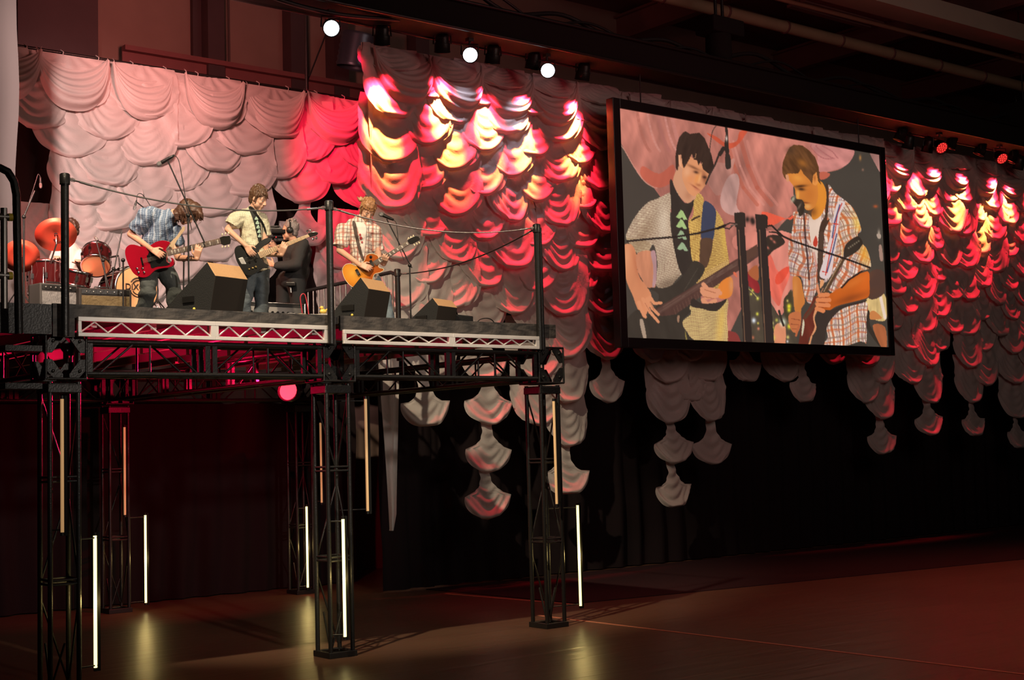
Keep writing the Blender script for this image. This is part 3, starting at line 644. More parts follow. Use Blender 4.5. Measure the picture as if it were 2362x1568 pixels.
    fill(A([(1110, 1740), (1255, 1760), (1200, 2050), (1150, 2120), (1090, 2060), (1090, 1850)]), (92, 66, 50), .9+.2*f2)
    # neck and face
    fill(A([(780, 860), (860, 780), (940, 950), (1040, 1180), (1000, 1240), (930, 1280), (850, 1220), (780, 1110), (740, 1000)]), (222, 158, 122), .92+.12*f1); soft(*A([(940, 1180)])[0], 9, 12, (176, 112, 80), .55)
    face = fill(A([(820, 640), (870, 650), (960, 680), (1000, 700), (1180, 830), (1200, 900), (1180, 1000), (1130, 1090), (1060, 1160), (1010, 1190), (940, 1140), (890, 1040), (860, 940), (860, 830), (820, 790), (808, 700)]), (226, 150, 104), .96+.08*f1)
    soft(*A([(920, 880)])[0], 9, 14, (240, 176, 134), .7, 0, face); soft(*A([(1050, 960)])[0], 5, 14, (236, 150, 80), .7, .3, face); soft(*A([(960, 960)])[0], 8, 8, (232, 140, 82), .5, 0, face); soft(*A([(1150, 960)])[0], 6, 16, (130, 74, 50), .7, -.2, face); soft(*A([(1010, 820)])[0], 16, 3, (110, 66, 44), .7, .45, face)
    soft(*A([(1040, 880)])[0], 6, 3.2, (70, 42, 32), .9, .3, face); soft(*A([(1150, 945)])[0], 5, 3, (56, 34, 28), .9, .2, face); soft(*A([(1030, 1075)])[0], 11, 1.8, (150, 76, 54), .9, .6, face); soft(*A([(1050, 1105)])[0], 8, 3, (204, 120, 92), .6, .5, face); soft(*A([(1070, 1045)])[0], 6, 3, (160, 88, 54), .7, .3, face); soft(*A([(1085, 960)])[0], 2.5, 11, (246, 176, 110), .8, .25, face)
    fill(A([(808, 660), (850, 640), (862, 700), (850, 790), (870, 830), (830, 800), (812, 740)]), (238, 170, 130)); soft(*A([(846, 690)])[0], 2, 7, (150, 90, 66), .6)
    fill(A([(770, 700), (790, 540), (820, 430), (870, 370), (900, 350), (960, 385), (1080, 370), (1150, 440), (1200, 560), (1240, 660), (1270, 800), (1250, 870), (1200, 900), (1130, 840), (1100, 740), (1070, 790), (1050, 720), (1010, 720), (985, 640), (960, 700), (900, 800), (880, 830), (860, 760), (850, 650), (810, 660), (815, 780), (800, 860), (775, 820)]), (58, 42, 34), .85+.3*vnoise(10, 41, 2, .5, .3), sm=False)
    for p_ in ([(1010, 700), (1030, 690), (1040, 640)], [(1120, 760), (1100, 800)], [(960, 700), (985, 650)]): stroke(A(p_), 1.6, (214, 150, 106), .8)
    # arm and hands, bass
    armL = fill(B([(80, 350), (180, 320), (240, 430), (250, 600), (290, 720), (370, 820), (420, 950), (330, 1180), (250, 1060), (200, 920), (130, 760), (90, 560)]), (222, 142, 100), .92+.14*f1); soft(*B([(120, 480)])[0], 10, 40, (240, 172, 128), .5, .1, armL); soft(*B([(240, 560)])[0], 6, 40, (184, 104, 72), .5, -.2, armL)
    fill(B([(250, 430), (410, 400), (460, 560), (470, 780), (440, 830), (370, 820), (290, 700), (250, 600)]), (206, 134, 100), .9+.2*vnoise(18, 51, 2, .4)); fill(B([(410, 420), (460, 400), (480, 560), (470, 770), (430, 820), (440, 600)]), (184, 140, 140), .9+.2*f2)
    # bass body and neck
    fill(B([(370, 830), (560, 830), (700, 770), (820, 640), (900, 520), (980, 530), (1040, 600), (1000, 700), (900, 810), (830, 870), (870, 1010), (860, 1080), (880, 1100), (790, 1200), (790, 1290), (850, 1380), (880, 1480), (130, 1440), (120, 1220), (260, 1080), (330, 1180), (420, 1100), (470, 1050), (500, 900)]), (62, 54, 46), .92+.16*f2)
    fill(B([(460, 1080), (790, 880), (1400, 500), (1700, 330), (1710, 430), (1420, 640), (1290, 720), (700, 1140), (540, 1160), (480, 1130)]), (88, 60, 52), .9+.2*f2, sm=False)
    for o_ in (0, 17, 34, 50): stroke(B([(490, 1090+o_), (1000, 772+o_*.9), (1420, 520+o_*.8)]), .9, (160, 130, 112), .55)
    for k in range(14):
        x = 690+k*34; y = 1110-k*22.5; stroke(B([(x-12, y-50), (x+12, y+25)]), .8, (150, 110, 90), .5)
    fill(B([(280, 1220), (320, 1205), (360, 1410), (325, 1420)]), (176, 150, 128)); fill(B([(720, 1160), (745, 1150), (740, 1225), (722, 1225)]), (160, 120, 96)); stroke(B([(800, 860), (960, 600)]), .8, (120, 108, 90), .6)
    fill(B([(810, 1320), (830, 1400), (838, 1450), (820, 1440)]), (150, 130, 70))
    fill(Cc([(-20, 800), (0, 1500)]) if False else Dd([(260, 60), (330, 10), (440, 20), (505, 90), (480, 140), (360, 210), (275, 280)]), (60, 48, 40)); fill(Dd([(0, 220), (150, 130), (150, 270), (0, 350)]), (96, 66, 54), sm=False)
    for x, y in ((330, 60), (370, 100), (285, 175)): soft(*Dd([(x, y)])[0], 4, 2.5, (216, 120, 100), .9, .8)
    # fingers
    for P_ in ([(400, 940), (450, 1010), (530, 1005)], [(370, 960), (430, 1070), (500, 1140)], [(320, 960), (400, 1110), (500, 1225)], [(270, 1000), (310, 1110), (350, 1170)]): stroke(B(P_), 8.5, (226, 148, 106), 1, .75)
    for P_ in ([(400, 990), (450, 1090)], [(345, 1010), (400, 1100)]): stroke(B(P_), 1.2, (160, 90, 64), .7)
    fill(B([(1230, 760), (1340, 700), (1370, 780), (1350, 920), (1240, 960), (1180, 900)]), (230, 132, 56), .95+.1*f1); soft(*B([(1350, 800)])[0], 5, 18, (214, 150, 110), .7)
    for P_ in ([(1025, 790), (1080, 850), (1200, 860)], [(1010, 870), (1060, 940), (1180, 920)], [(1020, 970), (1070, 1030), (1160, 980)], [(1010, 840), (1100, 900), (1220, 890)]): stroke(B(P_), 10, (226, 150, 112), 1)
    for P_ in ([(1040, 850), (1170, 890)], [(1020, 930), (1150, 955)]): stroke(B(P_), 1.4, (150, 84, 58), .8)
    fill(B([(900, 950), (1010, 1010), (1190, 1000), (1300, 960), (1180, 1100), (1000, 1070), (880, 1040)]), (58, 48, 42))
    fill(B([(1370, 650), (1400, 650), (1420, 705), (1395, 690)]), (226, 110, 80))
    # mic on its stand
    stroke(smooth(A([(1230, 640), (1240, 400), (1290, 290), (1350, 250), (1400, 270), (1430, 320)]), 5)[:-10], 1.8, (66, 54, 46))
    fill(A([(1410, 280), (1440, 290), (1455, 400), (1455, 480), (1465, 640), (1425, 640), (1405, 540), (1420, 400)]), (52, 42, 36)); fill(A([(1420, 640), (1475, 660), (1490, 780), (1480, 830), (1440, 840), (1418, 800)]), (56, 46, 40)); soft(*A([(1433, 445)])[0], 2.2, 6, (240, 214, 200), 1)
    stroke(A([(1400, 560), (1340, 640), (1280, 790), (1220, 900), (1165, 1030)]), 5, (58, 46, 40), 1, .7); stroke(A([(1395, 570), (1345, 650)]), 9, (52, 42, 36))
    # --- right player
    def plaid_red(m, ang=.1, off=0, warm=0.0):
        put(m, (236, 214, 196), .9+.2*vnoise(26, 61, 1, 1, .4))
        for per, wd, c, k, o_ in ((24, .22, (196, 84, 40), .78, 0), (24, .08, (110, 56, 60), .75, .30), (24, .06, (104, 66, 96), .7, .50), (24, .05, (104, 66, 96), .7, .62), (12, .10, (214, 130, 90), .5, .2)):
            put(m & check(ang, per, wd, o_+off, 1.6), c, None, k)
        for per, wd, c, k, o_ in ((27, .16, (198, 96, 56), .6, .1), (27, .16, (150, 124, 108), .7, .5), (13.5, .08, (140, 90, 90), .45, .3)):
            put(m & check(ang+1.571, per, wd, o_+off, 1.6), c, None, k)
        if warm: put(m, (232, 160, 60), None, warm)
    torso = fill(Cc([(650, 1150), (850, 1190), (880, 1250), (1010, 1180), (1100, 800), (1200, 900), (1380, 1040), (1490, 1200), (1550, 1400), (1500, 1460), (1490, 1700), (1300, 1800), (1150, 2000), (1050, 2100), (850, 2000), (700, 2000), (600, 1780), (610, 1500), (640, 1270)]), (0, 0, 0)); plaid_red(torso, .05)
    t2 = fill(Dd([(580, 20), (900, 0), (960, 300), (940, 650), (880, 800), (830, 900), (760, 800), (720, 560), (620, 540), (565, 480)]), (0, 0, 0)); plaid_red(t2, .12, .3); put(t2, (120, 90, 90), None, .12)
    t3 = fill(Cc([(1240, 1020), (1380, 1040), (1480, 1180), (1545, 1390), (1500, 1460), (1600, 1800), (1620, 1860), (1450, 1900), (1280, 2050), (1180, 2000), (1200, 1700), (1260, 1300)]), (0, 0, 0)); plaid_red(t3, -.32, .1, .12); soft(*Cc([(1500, 1320)])[0], 10, 22, (246, 200, 90), .75, -.4, t3); soft(*Cc([(1350, 1700)])[0], 12, 22, (160, 80, 40), .3, 0, t3)
    t4 = fill(Dd([(1180, 300), (1500, 120), (1620, 410), (1480, 480), (1330, 580), (1230, 690), (1160, 760), (1060, 700), (1120, 520)]), (0, 0, 0)); plaid_red(t4, .35, .2); soft(*Dd([(1540, 260)])[0], 14, 30, (240, 170, 60), .8, -.2, t4)
    t5 = fill(Dd([(1040, 1200), (1120, 1080), (1260, 960), (1560, 880), (1560, 1100), (1560, 1400), (1500, 1390), (1240, 1480), (1000, 1460), (1060, 1330)]), (0, 0, 0)); plaid_red(t5, -.12, 0, .05); fill(Dd([(1240, 1480), (1400, 1410), (1510, 1390), (1580, 1500)]), (66, 58, 50)); 
    fill(Cc([(850, 1200), (900, 1230), (1010, 1190), (1000, 1400), (980, 1800), (930, 1850), (880, 1600), (855, 1400)]), (238, 208, 188), .92+.12*f1)
    fill(Dd([(870, 110), (905, 20), (930, 100), (915, 160), (880, 150)]), (196, 64, 46)); stroke(Dd([(880, 240), (930, 480)]), 5, (200, 120, 110), .5)
    # straps
    fill(Cc([(1070, 800), (1110, 830), (1110, 1100), (1090, 1260), (1130, 1250), (1060, 1400), (1000, 1600), (990, 2050), (960, 2050), (975, 1500), (1010, 1300), (1065, 1180)]), (76, 54, 42))
    fill(Dd([(950, 0), (1010, 0), (1000, 300), (990, 540), (1030, 560), (1000, 600), (940, 540), (930, 300)]), (84, 62, 50))
    st_ = fill(Cc([(1230, 1030), (1310, 1010), (1330, 1060), (1270, 1180), (1240, 1400), (1180, 1800), (1130, 2030), (990, 2010), (1060, 1750), (1150, 1400), (1180, 1200)]), (226, 204, 200))
    stroke(Cc([(1290, 1040), (1230, 1180), (1200, 1400), (1130, 1700), (1070, 2000)]), 2.2, (206, 60, 46)); stroke(Cc([(1260, 1060), (1190, 1300), (1160, 1500)]), 3, (74, 74, 112), .9); stroke(Cc([(1220, 1450), (1150, 1750), (1090, 1960)]), 3, (74, 74, 112), .9)
    for x, y in ((1205, 1315), (1115, 1720), (1060, 1960)): stroke(Cc([(x-32, y-6), (x+32, y+6)]), 2.2, (206, 60, 46))
    # neck, face
    fill(Cc([(880, 790), (1000, 740), (1075, 860), (1075, 1050), (1010, 1200), (910, 1260), (880, 1180), (920, 1050)]), (226, 140, 50), .95+.1*f1); soft(*Cc([(900, 1150)])[0], 10, 12, (130, 74, 36), .75)
    fc = fill(Cc([(530, 620), (600, 560), (760, 520), (900, 700), (960, 800), (970, 950), (930, 1080), (860, 1130), (800, 1120), (780, 1060), (765, 1000), (740, 1010), (690, 1010), (670, 930), (660, 850), (620, 780), (560, 700)]), (216, 130, 56), .95+.1*f1)
    soft(*Cc([(700, 700)])[0], 14, 8, (238, 158, 70), .8, .4, fc); soft(*Cc([(700, 930)])[0], 3, 14, (244, 180, 90), .8, 0, fc); soft(*Cc([(860, 920)])[0], 14, 18, (196, 108, 46), .5, 0, fc); soft(*Cc([(830, 1080)])[0], 8, 6, (240, 190, 120), .6, .2, fc); soft(*Cc([(730, 810)])[0], 14, 3, (60, 34, 22), .9, -.1, fc); soft(*Cc([(745, 850)])[0], 8, 3.2, (52, 32, 24), .9, .1, fc); soft(*Cc([(800, 1030)])[0], 9, 1.8, (130, 64, 34), .9, .1, fc); soft(*Cc([(725, 1010)])[0], 7, 3, (60, 36, 26), .9, 0, fc)
    fill(Cc([(900, 640), (950, 610), (975, 680), (965, 770), (930, 800), (890, 760)]), (236, 150, 74)); soft(*Cc([(925, 700)])[0], 3, 8, (160, 80, 34), .6)
    fill(Cc([(490, 560), (500, 480), (540, 380), (590, 290), (650, 250), (770, 270), (850, 330), (930, 420), (980, 560), (990, 700), (1010, 790), (970, 740), (950, 620), (905, 660), (890, 780), (850, 720), (780, 650), (740, 580), (700, 640), (650, 640), (560, 640), (570, 740), (520, 700), (495, 640)]), (104, 66, 38), .75+.5*vnoise(12, 71, 2.2, .5, -.6), sm=False)
    soft(*Cc([(760, 500)])[0], 12, 8, (184, 112, 46), .7, .6); soft(*Cc([(600, 330)])[0], 12, 10, (70, 50, 36), .6); fill(Cc([(535, 660), (570, 660), (580, 740), (550, 740)]), (220, 150, 110))
    # mic at his mouth
    fill(Cc([(605, 980), (640, 940), (680, 980), (750, 990), (790, 1060), (770, 1180), (720, 1210), (690, 1100), (660, 1060)]), (62, 50, 40), .8+.4*f2); soft(*Cc([(635, 985)])[0], 4, 8, (206, 200, 170), .8, .4); soft(*Cc([(720, 1080)])[0], 2, 8, (150, 130, 110), .7, .5)
    stroke(Cc([(780, 1180), (800, 1500), (830, 1800), (850, 2060)]), 4, (70, 46, 42), .8)
    # arms right player
    fill(Dd([(610, 560), (700, 570), (740, 720), (765, 880), (720, 960), (710, 1080), (640, 1010), (615, 800)]), (214, 128, 62), .93+.12*f1); soft(*Dd([(640, 720)])[0], 6, 30, (232, 154, 84), .5)
    fill(Dd([(1590, 490), (1600, 640), (1590, 800), (1480, 850), (1200, 920), (1090, 980), (990, 1000), (920, 900), (930, 780), (1080, 770), (1200, 700), (1300, 620), (1400, 540), (1500, 500)]), (206, 98, 34), .9+.2*f1); soft(*Dd([(1400, 620)])[0], 30, 10, (228, 124, 52), .6, -.5); soft(*Dd([(1350, 830)])[0], 40, 8, (130, 62, 30), .6, -.3); fill(Dd([(1090, 980), (1250, 920), (1560, 850), (1500, 890), (1250, 960), (1120, 1080), (1050, 1200), (1000, 1460), (860, 1450), (880, 1200), (940, 980)]), (62, 50, 44), .95+.1*f2)
    stroke(Dd([(1500, 480), (1330, 590), (1240, 690)]), 4, (50, 36, 30))
    # guitar, head behind shoulder
    fill(Dd([(1290, 140), (1430, 30), (1490, 60), (1510, 130), (1440, 220), (1330, 290), (1270, 300)]), (56, 46, 38), .85+.3*f2); stroke(Dd([(1260, 320), (1020, 760)]), 9, (92, 66, 46)); stroke(Dd([(1240, 330), (1010, 740)]), 2, (200, 160, 120), .8); stroke(Dd([(1250, 200), (1250, 300)]), 3.5, (230, 180, 120), .9)
    for k in range(6): soft(*Dd([(1330+k*26, 180-k*18)])[0], 1.8, 1.8, (190, 170, 140), .7)
    fill(Dd([(900, 800), (960, 930), (880, 1080), (910, 1200), (880, 1290), (820, 1340), (800, 1470), (690, 1470), (700, 1300), (740, 1080), (820, 950)]), (110, 48, 36), .85+.3*f2); fill(Dd([(910, 940), (940, 960), (890, 1080), (915, 1210), (870, 1300), (850, 1300), (890, 1200), (870, 1070)]), (222, 150, 104)); stroke(Dd([(850, 1320), (810, 1470)]), 4, (222, 150, 104)); fill(Dd([(740, 1100), (760, 1160), (740, 1290), (720, 1300)]), (210, 200, 170)); stroke(Dd([(960, 780), (860, 960), (770, 1080)]), 7, (96, 62, 46)); stroke(Dd([(1000, 700), (900, 900)]), 3, (196, 130, 92), .7)
    for P_ in ([(960, 790), (1060, 780)], [(930, 850), (1080, 850)], [(930, 910), (1070, 920)], [(920, 960), (1000, 990)]): stroke(Dd(P_), 10, (226, 134, 84), 1)
    for P_ in ([(950, 820), (1070, 815)], [(940, 880), (1070, 888)], [(940, 940), (1050, 955)]): stroke(Dd(P_), 1.5, (140, 66, 40), .8)
    stroke(Dd([(925, 660), (945, 760)]), 6, (222, 140, 100)); fill(Dd([(965, 600), (1000, 590), (1010, 640), (960, 700)]), (230, 160, 110))
    fill(Dd([(560, 1040), (640, 1000), (710, 1020), (715, 1140), (680, 1260), (620, 1270), (580, 1220), (555, 1130)]), (206, 118, 72), .93+.12*f1)
    for P_ in ([(590, 1090), (700, 1110)], [(585, 1160), (690, 1170)], [(600, 1220), (680, 1225)]): stroke(Dd(P_), 1.6, (130, 66, 44), .8)
    stroke(Dd([(690, 1180), (650, 1310)]), 4.5, (190, 104, 66))
    # ropes and twin posts
    for x0_, x1_ in ((1737, 1716), ):
        pass
    def postp(P, c0=(52, 42, 38)): fill(P, c0, None, sm=False)
    postp(B([(1390, 0), (1500, 0), (1570, 1600), (1440, 1600)]) if False else [(1698, 521), (1717, 521), (1736, 800), (1715, 800)]); postp([(1745, 524), (1766, 524), (1787, 806), (1764, 806)])
    fill([(1693, 491), (1712, 489), (1719, 492), (1720, 524), (1696, 523)], (54, 44, 38), sm=False); fill([(1742, 494), (1765, 495), (1771, 500), (1770, 527), (1744, 526)], (54, 44, 38), sm=False)
    stroke([(1704, 530), (1719, 800)], 2.0, (132, 96, 72), .9); stroke([(1752, 530), (1766, 805)], 2.0, (132, 96, 72), .9)
    for x, y in ((1724, 506), (1735, 507), (1737, 512)): soft(x, y, 5, 7, (44, 36, 32), 1)
    stroke([(1448, 556), (1500, 551), (1560, 546), (1610, 538), (1660, 525)], 4.4, (46, 38, 34)); stroke([(1655, 527), (1672, 520)], 6, (40, 32, 30)); stroke([(1672, 520), (1684, 514), (1695, 516)], 3, (48, 40, 36)); stroke([(1670, 525), (1682, 528), (1690, 520)], 2.6, (48, 40, 36)); stroke([(1686, 520), (1700, 517)], 3, (110, 90, 80))
    stroke([(1770, 521), (1780, 520), (1790, 530), (1806, 545)], 4, (44, 36, 32)); stroke([(1775, 535), (1790, 536), (1803, 545)], 3.4, (48, 40, 34)); stroke([(1800, 542), (1830, 556), (1900, 580), (1960, 600), (2006, 617)], 4.2, (46, 36, 32))
    # slight video softness
    k_ = im.copy(); k_[1:-1, 1:-1] = (im[1:-1, 1:-1]*4+im[:-2, 1:-1]+im[2:, 1:-1]+im[1:-1, :-2]+im[1:-1, 2:])/8; im = k_ if False else k_
    im = np.clip(im, 0, 1); lin = np.where(im <= .04045, im/12.92, ((im+.055)/1.055)**2.4)
    vs = W.reshape(-1, 3)-np.array(wloc(scr)); me = bpy.data.meshes.new('video_picture')
    idx = np.arange(NX*NY).reshape(NY, NX); q = np.stack([idx[:-1, :-1], idx[1:, :-1], idx[1:, 1:], idx[:-1, 1:]], -1).reshape(-1, 4)
    me.vertices.add(len(vs)); me.vertices.foreach_set('co', vs.ravel().astype(np.float32)); me.loops.add(q.size); me.loops.foreach_set('vertex_index', q.ravel().astype(np.int32))
    me.polygons.add(len(q)); me.polygons.foreach_set('loop_start', np.arange(0, q.size, 4, dtype=np.int32)); me.update(calc_edges=True)
    ca_ = me.color_attributes.new('picture', 'FLOAT_COLOR', 'POINT'); c4 = np.ones((len(vs), 4), np.float32); c4[:, :3] = lin.reshape(-1, 3); ca_.data.foreach_set('color', c4.ravel())
    m = bpy.data.materials.new('video_light'); m.use_nodes = True; nt = m.node_tree; b = nt.nodes['Principled BSDF']; b.inputs['Base Color'].default_value = (.02, .02, .02, 1); b.inputs['Roughness'].default_value = .7
    a_ = nt.nodes.new('ShaderNodeAttribute'); a_.attribute_name = 'picture'; nt.links.new(a_.outputs['Color'], b.inputs['Emission Color']); b.inputs['Emission Strength'].default_value = .92
    m.cycles.emission_sampling = 'NONE'; me.materials.append(m)
    o = bpy.data.objects.new('video_picture', me); col.objects.link(o); o.parent = scr; o['label'] = 'glowing video image of two guitar players in checked shirts'
build_picture()
# ================================================================ raised stage
def leg_segment(parent, cx, cy, z0, z1, a=.13, pitch=.85, name='tower_section'):
    m_ = MB()
    for sx in (-1, 1):
        for sy in (-1, 1): m_.tube((cx+sx*a, cy+sy*a, z0), (cx+sx*a, cy+sy*a, z1), .024, 8)
    n = max(1, int(round((z1-z0)/pitch)))
    for k in range(n+1):
        z = z0+(z1-z0)*k/n; z = min(max(z, z0+.02), z1-.02)
        for s_ in (-1, 1):
            m_.tube((cx-a, cy+s_*a, z), (cx+a, cy+s_*a, z), .012, 6); m_.tube((cx+s_*a, cy-a, z), (cx+s_*a, cy+a, z), .012, 6)
    return m_
def tower(ix, iy, label, base=True):
    cx, cy = ix*S, iy*S
    e = empty('stage_tower', (cx, cy, 0), label, 'truss tower', 'black truss towers under the stage')
    H = 2.80
    for k, (z0, z1) in enumerate(((.03, 1.0), (1.0, 1.92), (1.92, H))):
        m_ = leg_segment(e, cx, cy, z0, z1); m_.build('truss_section', BLACK, e)
    m_ = MB()
    for k in range(3):                       # diagonals on alternate faces
        z0 = .06+k*.92; z1 = z0+.80
        s_ = 1 if k % 2 else -1
        m_.tube((cx-.13*s_, cy+.13, z0), (cx+.13*s_, cy+.13, z1), .010, 6); m_.tube((cx+.13, cy-.13*s_, z0), (cx+.13, cy+.13*s_, z1), .010, 6)
        if k == 0: 
            m_.tube((cx-.13, cy-.13, z0), (cx, cy-.13, (z0+z1)/2), .010, 6); m_.tube((cx-.13, cy+.13*0, (z0+z1)/2), (cx-.13, cy-.13, z0), .010, 6)
    m_.build('diagonal', BLACK, e)
    m_ = MB(); m_.box2((cx-.155, cy-.155, H-.10), (cx+.155, cy+.155, H-.02)); m_.build('head_plate', BLACK, e, bevel=.006)
    m_ = MB(); m_.box2((cx-.165, cy-.165, .0), (cx+.165, cy-.13, .06)); m_.box2((cx-.165, cy+.13, 0), (cx+.165, cy+.165, .06)); m_.box2((cx-.165, cy-.13, .0), (cx-.13, cy+.13, .06)); m_.box2((cx+.13, cy-.13, 0), (cx+.165, cy+.13, .06)); m_.build('base_frame', BLACK, e, bevel=.004)
    # corner block with diamond opening on each face
    zc = 3.03; hb = .185; hz = .205
    blk = MB()
    for face in range(4):
        R = Matrix.Rotation(face*math.pi/2, 3, 'Z'); 
        for sx in (-1, 1):
            for sz in (-1, 1):
                P = [(sx*hb*.98, sz*.03), (sx*hb*.98, sz*hz*.62), (sx*hb*.62, sz*hz*.98), (sx*.03, sz*hz*.98), (sx*.03, sz*hz*.80), (sx*hb*.70, sz*.03)]
                P3 = [Vector((cx, cy, zc))+R @ Vector((x, -hb, z)) for x, z in P]
                blk.prism(P3, R @ Vector((0, .014, 0)))
                c = Vector((cx, cy, zc))+R @ Vector((sx*hb*.66, -hb-.004, sz*hz*.66)); blk.lathe([(.016, -.006), (.016, .010), (.001, .010)], c, R @ Vector((0, -1, 0)), 8)
    blk.build('corner_block', BLACK, e)
    fr_ = MB()
    for sx in (-1, 1):
        for sy in (-1, 1): fr_.tube((cx+sx*hb, cy+sy*hb, zc-hz), (cx+sx*hb, cy+sy*hb, zc+hz), .012, 6)
    for z in (zc-hz, zc+hz):
        P = [(cx-hb, cy-hb, z), (cx+hb, cy-hb, z), (cx+hb, cy+hb, z), (cx-hb, cy+hb, z)]
        for i in range(4): fr_.tube(P[i], P[(i+1) % 4], .012, 6)
    fr_.build('block_frame', BLACK, e)
    return e
tower(0, 0, 'front left stage tower at the left edge of the picture')
tower(1, 0, 'front middle stage tower beside two glowing tubes')
tower(2, 0, 'front right stage tower, standing free at the stage corner')
tower(1, 2, 'back stage tower edged in red, left of the dark opening')
tower(2, 2, 'back stage tower seen just behind the front middle tower')
tower(0, 2, 'back left stage tower outside the left edge')
ZT, ZB_ = 3.17, 2.875; HW = .155
def truss(a, b, label, group='black box trusses under the deck', name='box_truss'):
    """box truss between two points (centres, horizontal)"""
    a = Vector(a); b = Vector(b); d = (b-a).normalized(); n = Vector((-d.y, d.x, 0)); L_ = (b-a).length
    e = empty(name, a, label, 'truss', group)
    for s_ in (-1, 1):
        for z in (ZB_, ZT): MB().tube(a+n*HW*s_+Vector((0, 0, z)), b+n*HW*s_+Vector((0, 0, z)), .024, 8).build('chord', BLACK, e)
    lc = MB()
    for t in (.03, 1-.03):
        c = a+d*L_*t; fm = MB()
        for s_ in (-1, 1): fm.box(c+n*HW*s_+Vector((0, 0, (ZT+ZB_)/2)), (.05, .035, ZT-ZB_+.03), Matrix((d, n, Vector((0, 0, 1)))).transposed())
        for z in (ZB_, ZT): fm.tube(c-n*HW+Vector((0, 0, z)), c+n*HW+Vector((0, 0, z)), .014, 6)
        fm.build('end_frame', BLACK, e)
    for s_ in (-1, 1):
        o_ = n*HW*s_; k = [.10, .36, .50, .52, .66, .92] 
        lc.tube(a+d*L_*.10+o_+Vector((0, 0, ZB_)), a+d*L_*.38+o_+Vector((0, 0, ZT)), .011, 6)
        lc.tube(a+d*L_*.50+o_+Vector((0, 0, ZB_)), a+d*L_*.50+o_+Vector((0, 0, ZT)), .011, 6)
        lc.tube(a+d*L_*.62+o_+Vector((0, 0, ZT)), a+d*L_*.90+o_+Vector((0, 0, ZB_)), .011, 6)
    for z in (ZB_, ZT):
        lc.tube(a+d*L_*.06-n*HW+Vector((0, 0, z)), a+d*L_*.5+n*HW+Vector((0, 0, z)), .009, 6); lc.tube(a+d*L_*.5+n*HW+Vector((0, 0, z)), a+d*L_*.94-n*HW+Vector((0, 0, z)), .009, 6)
    lc.build('lacing', BLACK, e)
    return e
nm = {0: 'front', 1: 'middle', 2: 'back'}
g = .19
for bay, side in ((0, 'left'), (1, 'right')):
    x0, x1 = bay*S+g, (bay+1)*S-g; xm = (x0+x1)/2
    truss((x0, 0, 0), (xm, 0, 0), 'front truss under the deck, %s bay, section nearer the left' % side); truss((xm, 0, 0), (x1, 0, 0), 'front truss under the deck, %s bay, section nearer the right' % side)
    truss((x0, 2*S, 0), (xm, 2*S, 0), 'back truss under the deck, %s bay, section nearer the left' % side); truss((xm, 2*S, 0), (x1, 2*S, 0), 'back truss under the deck, %s bay, section nearer the right' % side)
for ix, side in ((0, 'left edge'), (1, 'middle'), (2, 'right edge')):
    ys = [g, g+(2*S-2*g)/3, g+2*(2*S-2*g)/3, 2*S-g]
    for k, nn in enumerate(('front', 'middle', 'rear')): truss((ix*S, ys[k], 0), (ix*S, ys[k+1], 0), 'truss running back under the %s of the stage, %s section' % (side, nn))

# ---- decks: plywood platform on silver welded frames
ply = mat('black_stained_ply', (.040, .036, .033), .62, noise=.35, nscale=7, bump=.4, bscale=25)
def ply_grain():
    nt = ply.node_tree; b = nt.nodes['Principled BSDF']; tc = nt.nodes.new('ShaderNodeTexCoord')
    mp = nt.nodes.new('ShaderNodeMapping'); mp.inputs['Scale'].default_value = (1.2, 6, 14); nt.links.new(tc.outputs['Object'], mp.inputs['Vector'])
    wv = nt.nodes.new('ShaderNodeTexWave'); wv.inputs['Scale'].default_value = 1.0; wv.inputs['Distortion'].default_value = 9; wv.inputs['Detail'].default_value = 3; nt.links.new(mp.outputs[0], wv.inputs['Vector'])
    mx = nt.nodes.new('ShaderNodeMix'); mx.data_type = 'RGBA'; mx.inputs[6].default_value = (.028, .025, .023, 1); mx.inputs[7].default_value = (.072, .062, .054, 1)
    nt.links.new(wv.outputs['Fac'], mx.inputs[0]); nt.links.new(mx.outputs[2], b.inputs['Base Color'])
ply_grain()
YF = -.20
for bay, side in ((0, 'left'), (1, 'right')):
    x0, x1 = bay*S-(.0 if bay else .0)+.02, (bay+1)*S-.10-.02
    x1 = (bay+1)*S-.02
    for row in range(4):
        y0 = YF+row*1.49; y1 = y0+1.48
        e = empty('stage_deck', (x0, y0, 3.40), 'plywood stage deck, %s bay, %s row' % (side, ('front', 'second', 'third', 'rear')[row]), 'stage deck', 'plywood stage decks')
        MB().box2((x0, y0, 3.415), (x1, y1, DECK)).build('deck_top', ply, e)
        j = MB()
        for x in np.linspace(x0+.25, x1-.25, 5): j.box2((x-.03, y0+.05, 3.30), (x+.03, y1-.03, 3.412))
        j.build('joist', mat('joist_alloy', (.42, .38, .36), .5, .3), e)
    # fascia board along the front edge
    e = None
fas = empty('stage_fascia', (0, YF-.03, 3.37), 'dark wood-grained board along the front edge of the stage', 'fascia board')
MB().box2((-.14, YF-.035, 3.375), (2.80, YF-.002, 3.50)).build('board', ply, fas); MB().box2((2.86, YF-.035, 3.345), (5.78, YF-.002, 3.50)).build('board', ply, fas)
MB().box2((-.14, YF-.036, 3.20), (.06, YF-.004, 3.374)).build('end_board', ply, fas)
MB().box2((2.70, YF-.036, 3.20), (2.80, YF-.004, 3.374)).build('end_board', ply, fas)
MB().box2((5.48, YF-.036, 3.20), (5.62, YF-.004, 3.344)).build('end_board', ply, fas)
MB().box2((-.9, YF-.035, 3.22), (-.15, YF-.002, 3.49)).build('board', BLACK, fas)
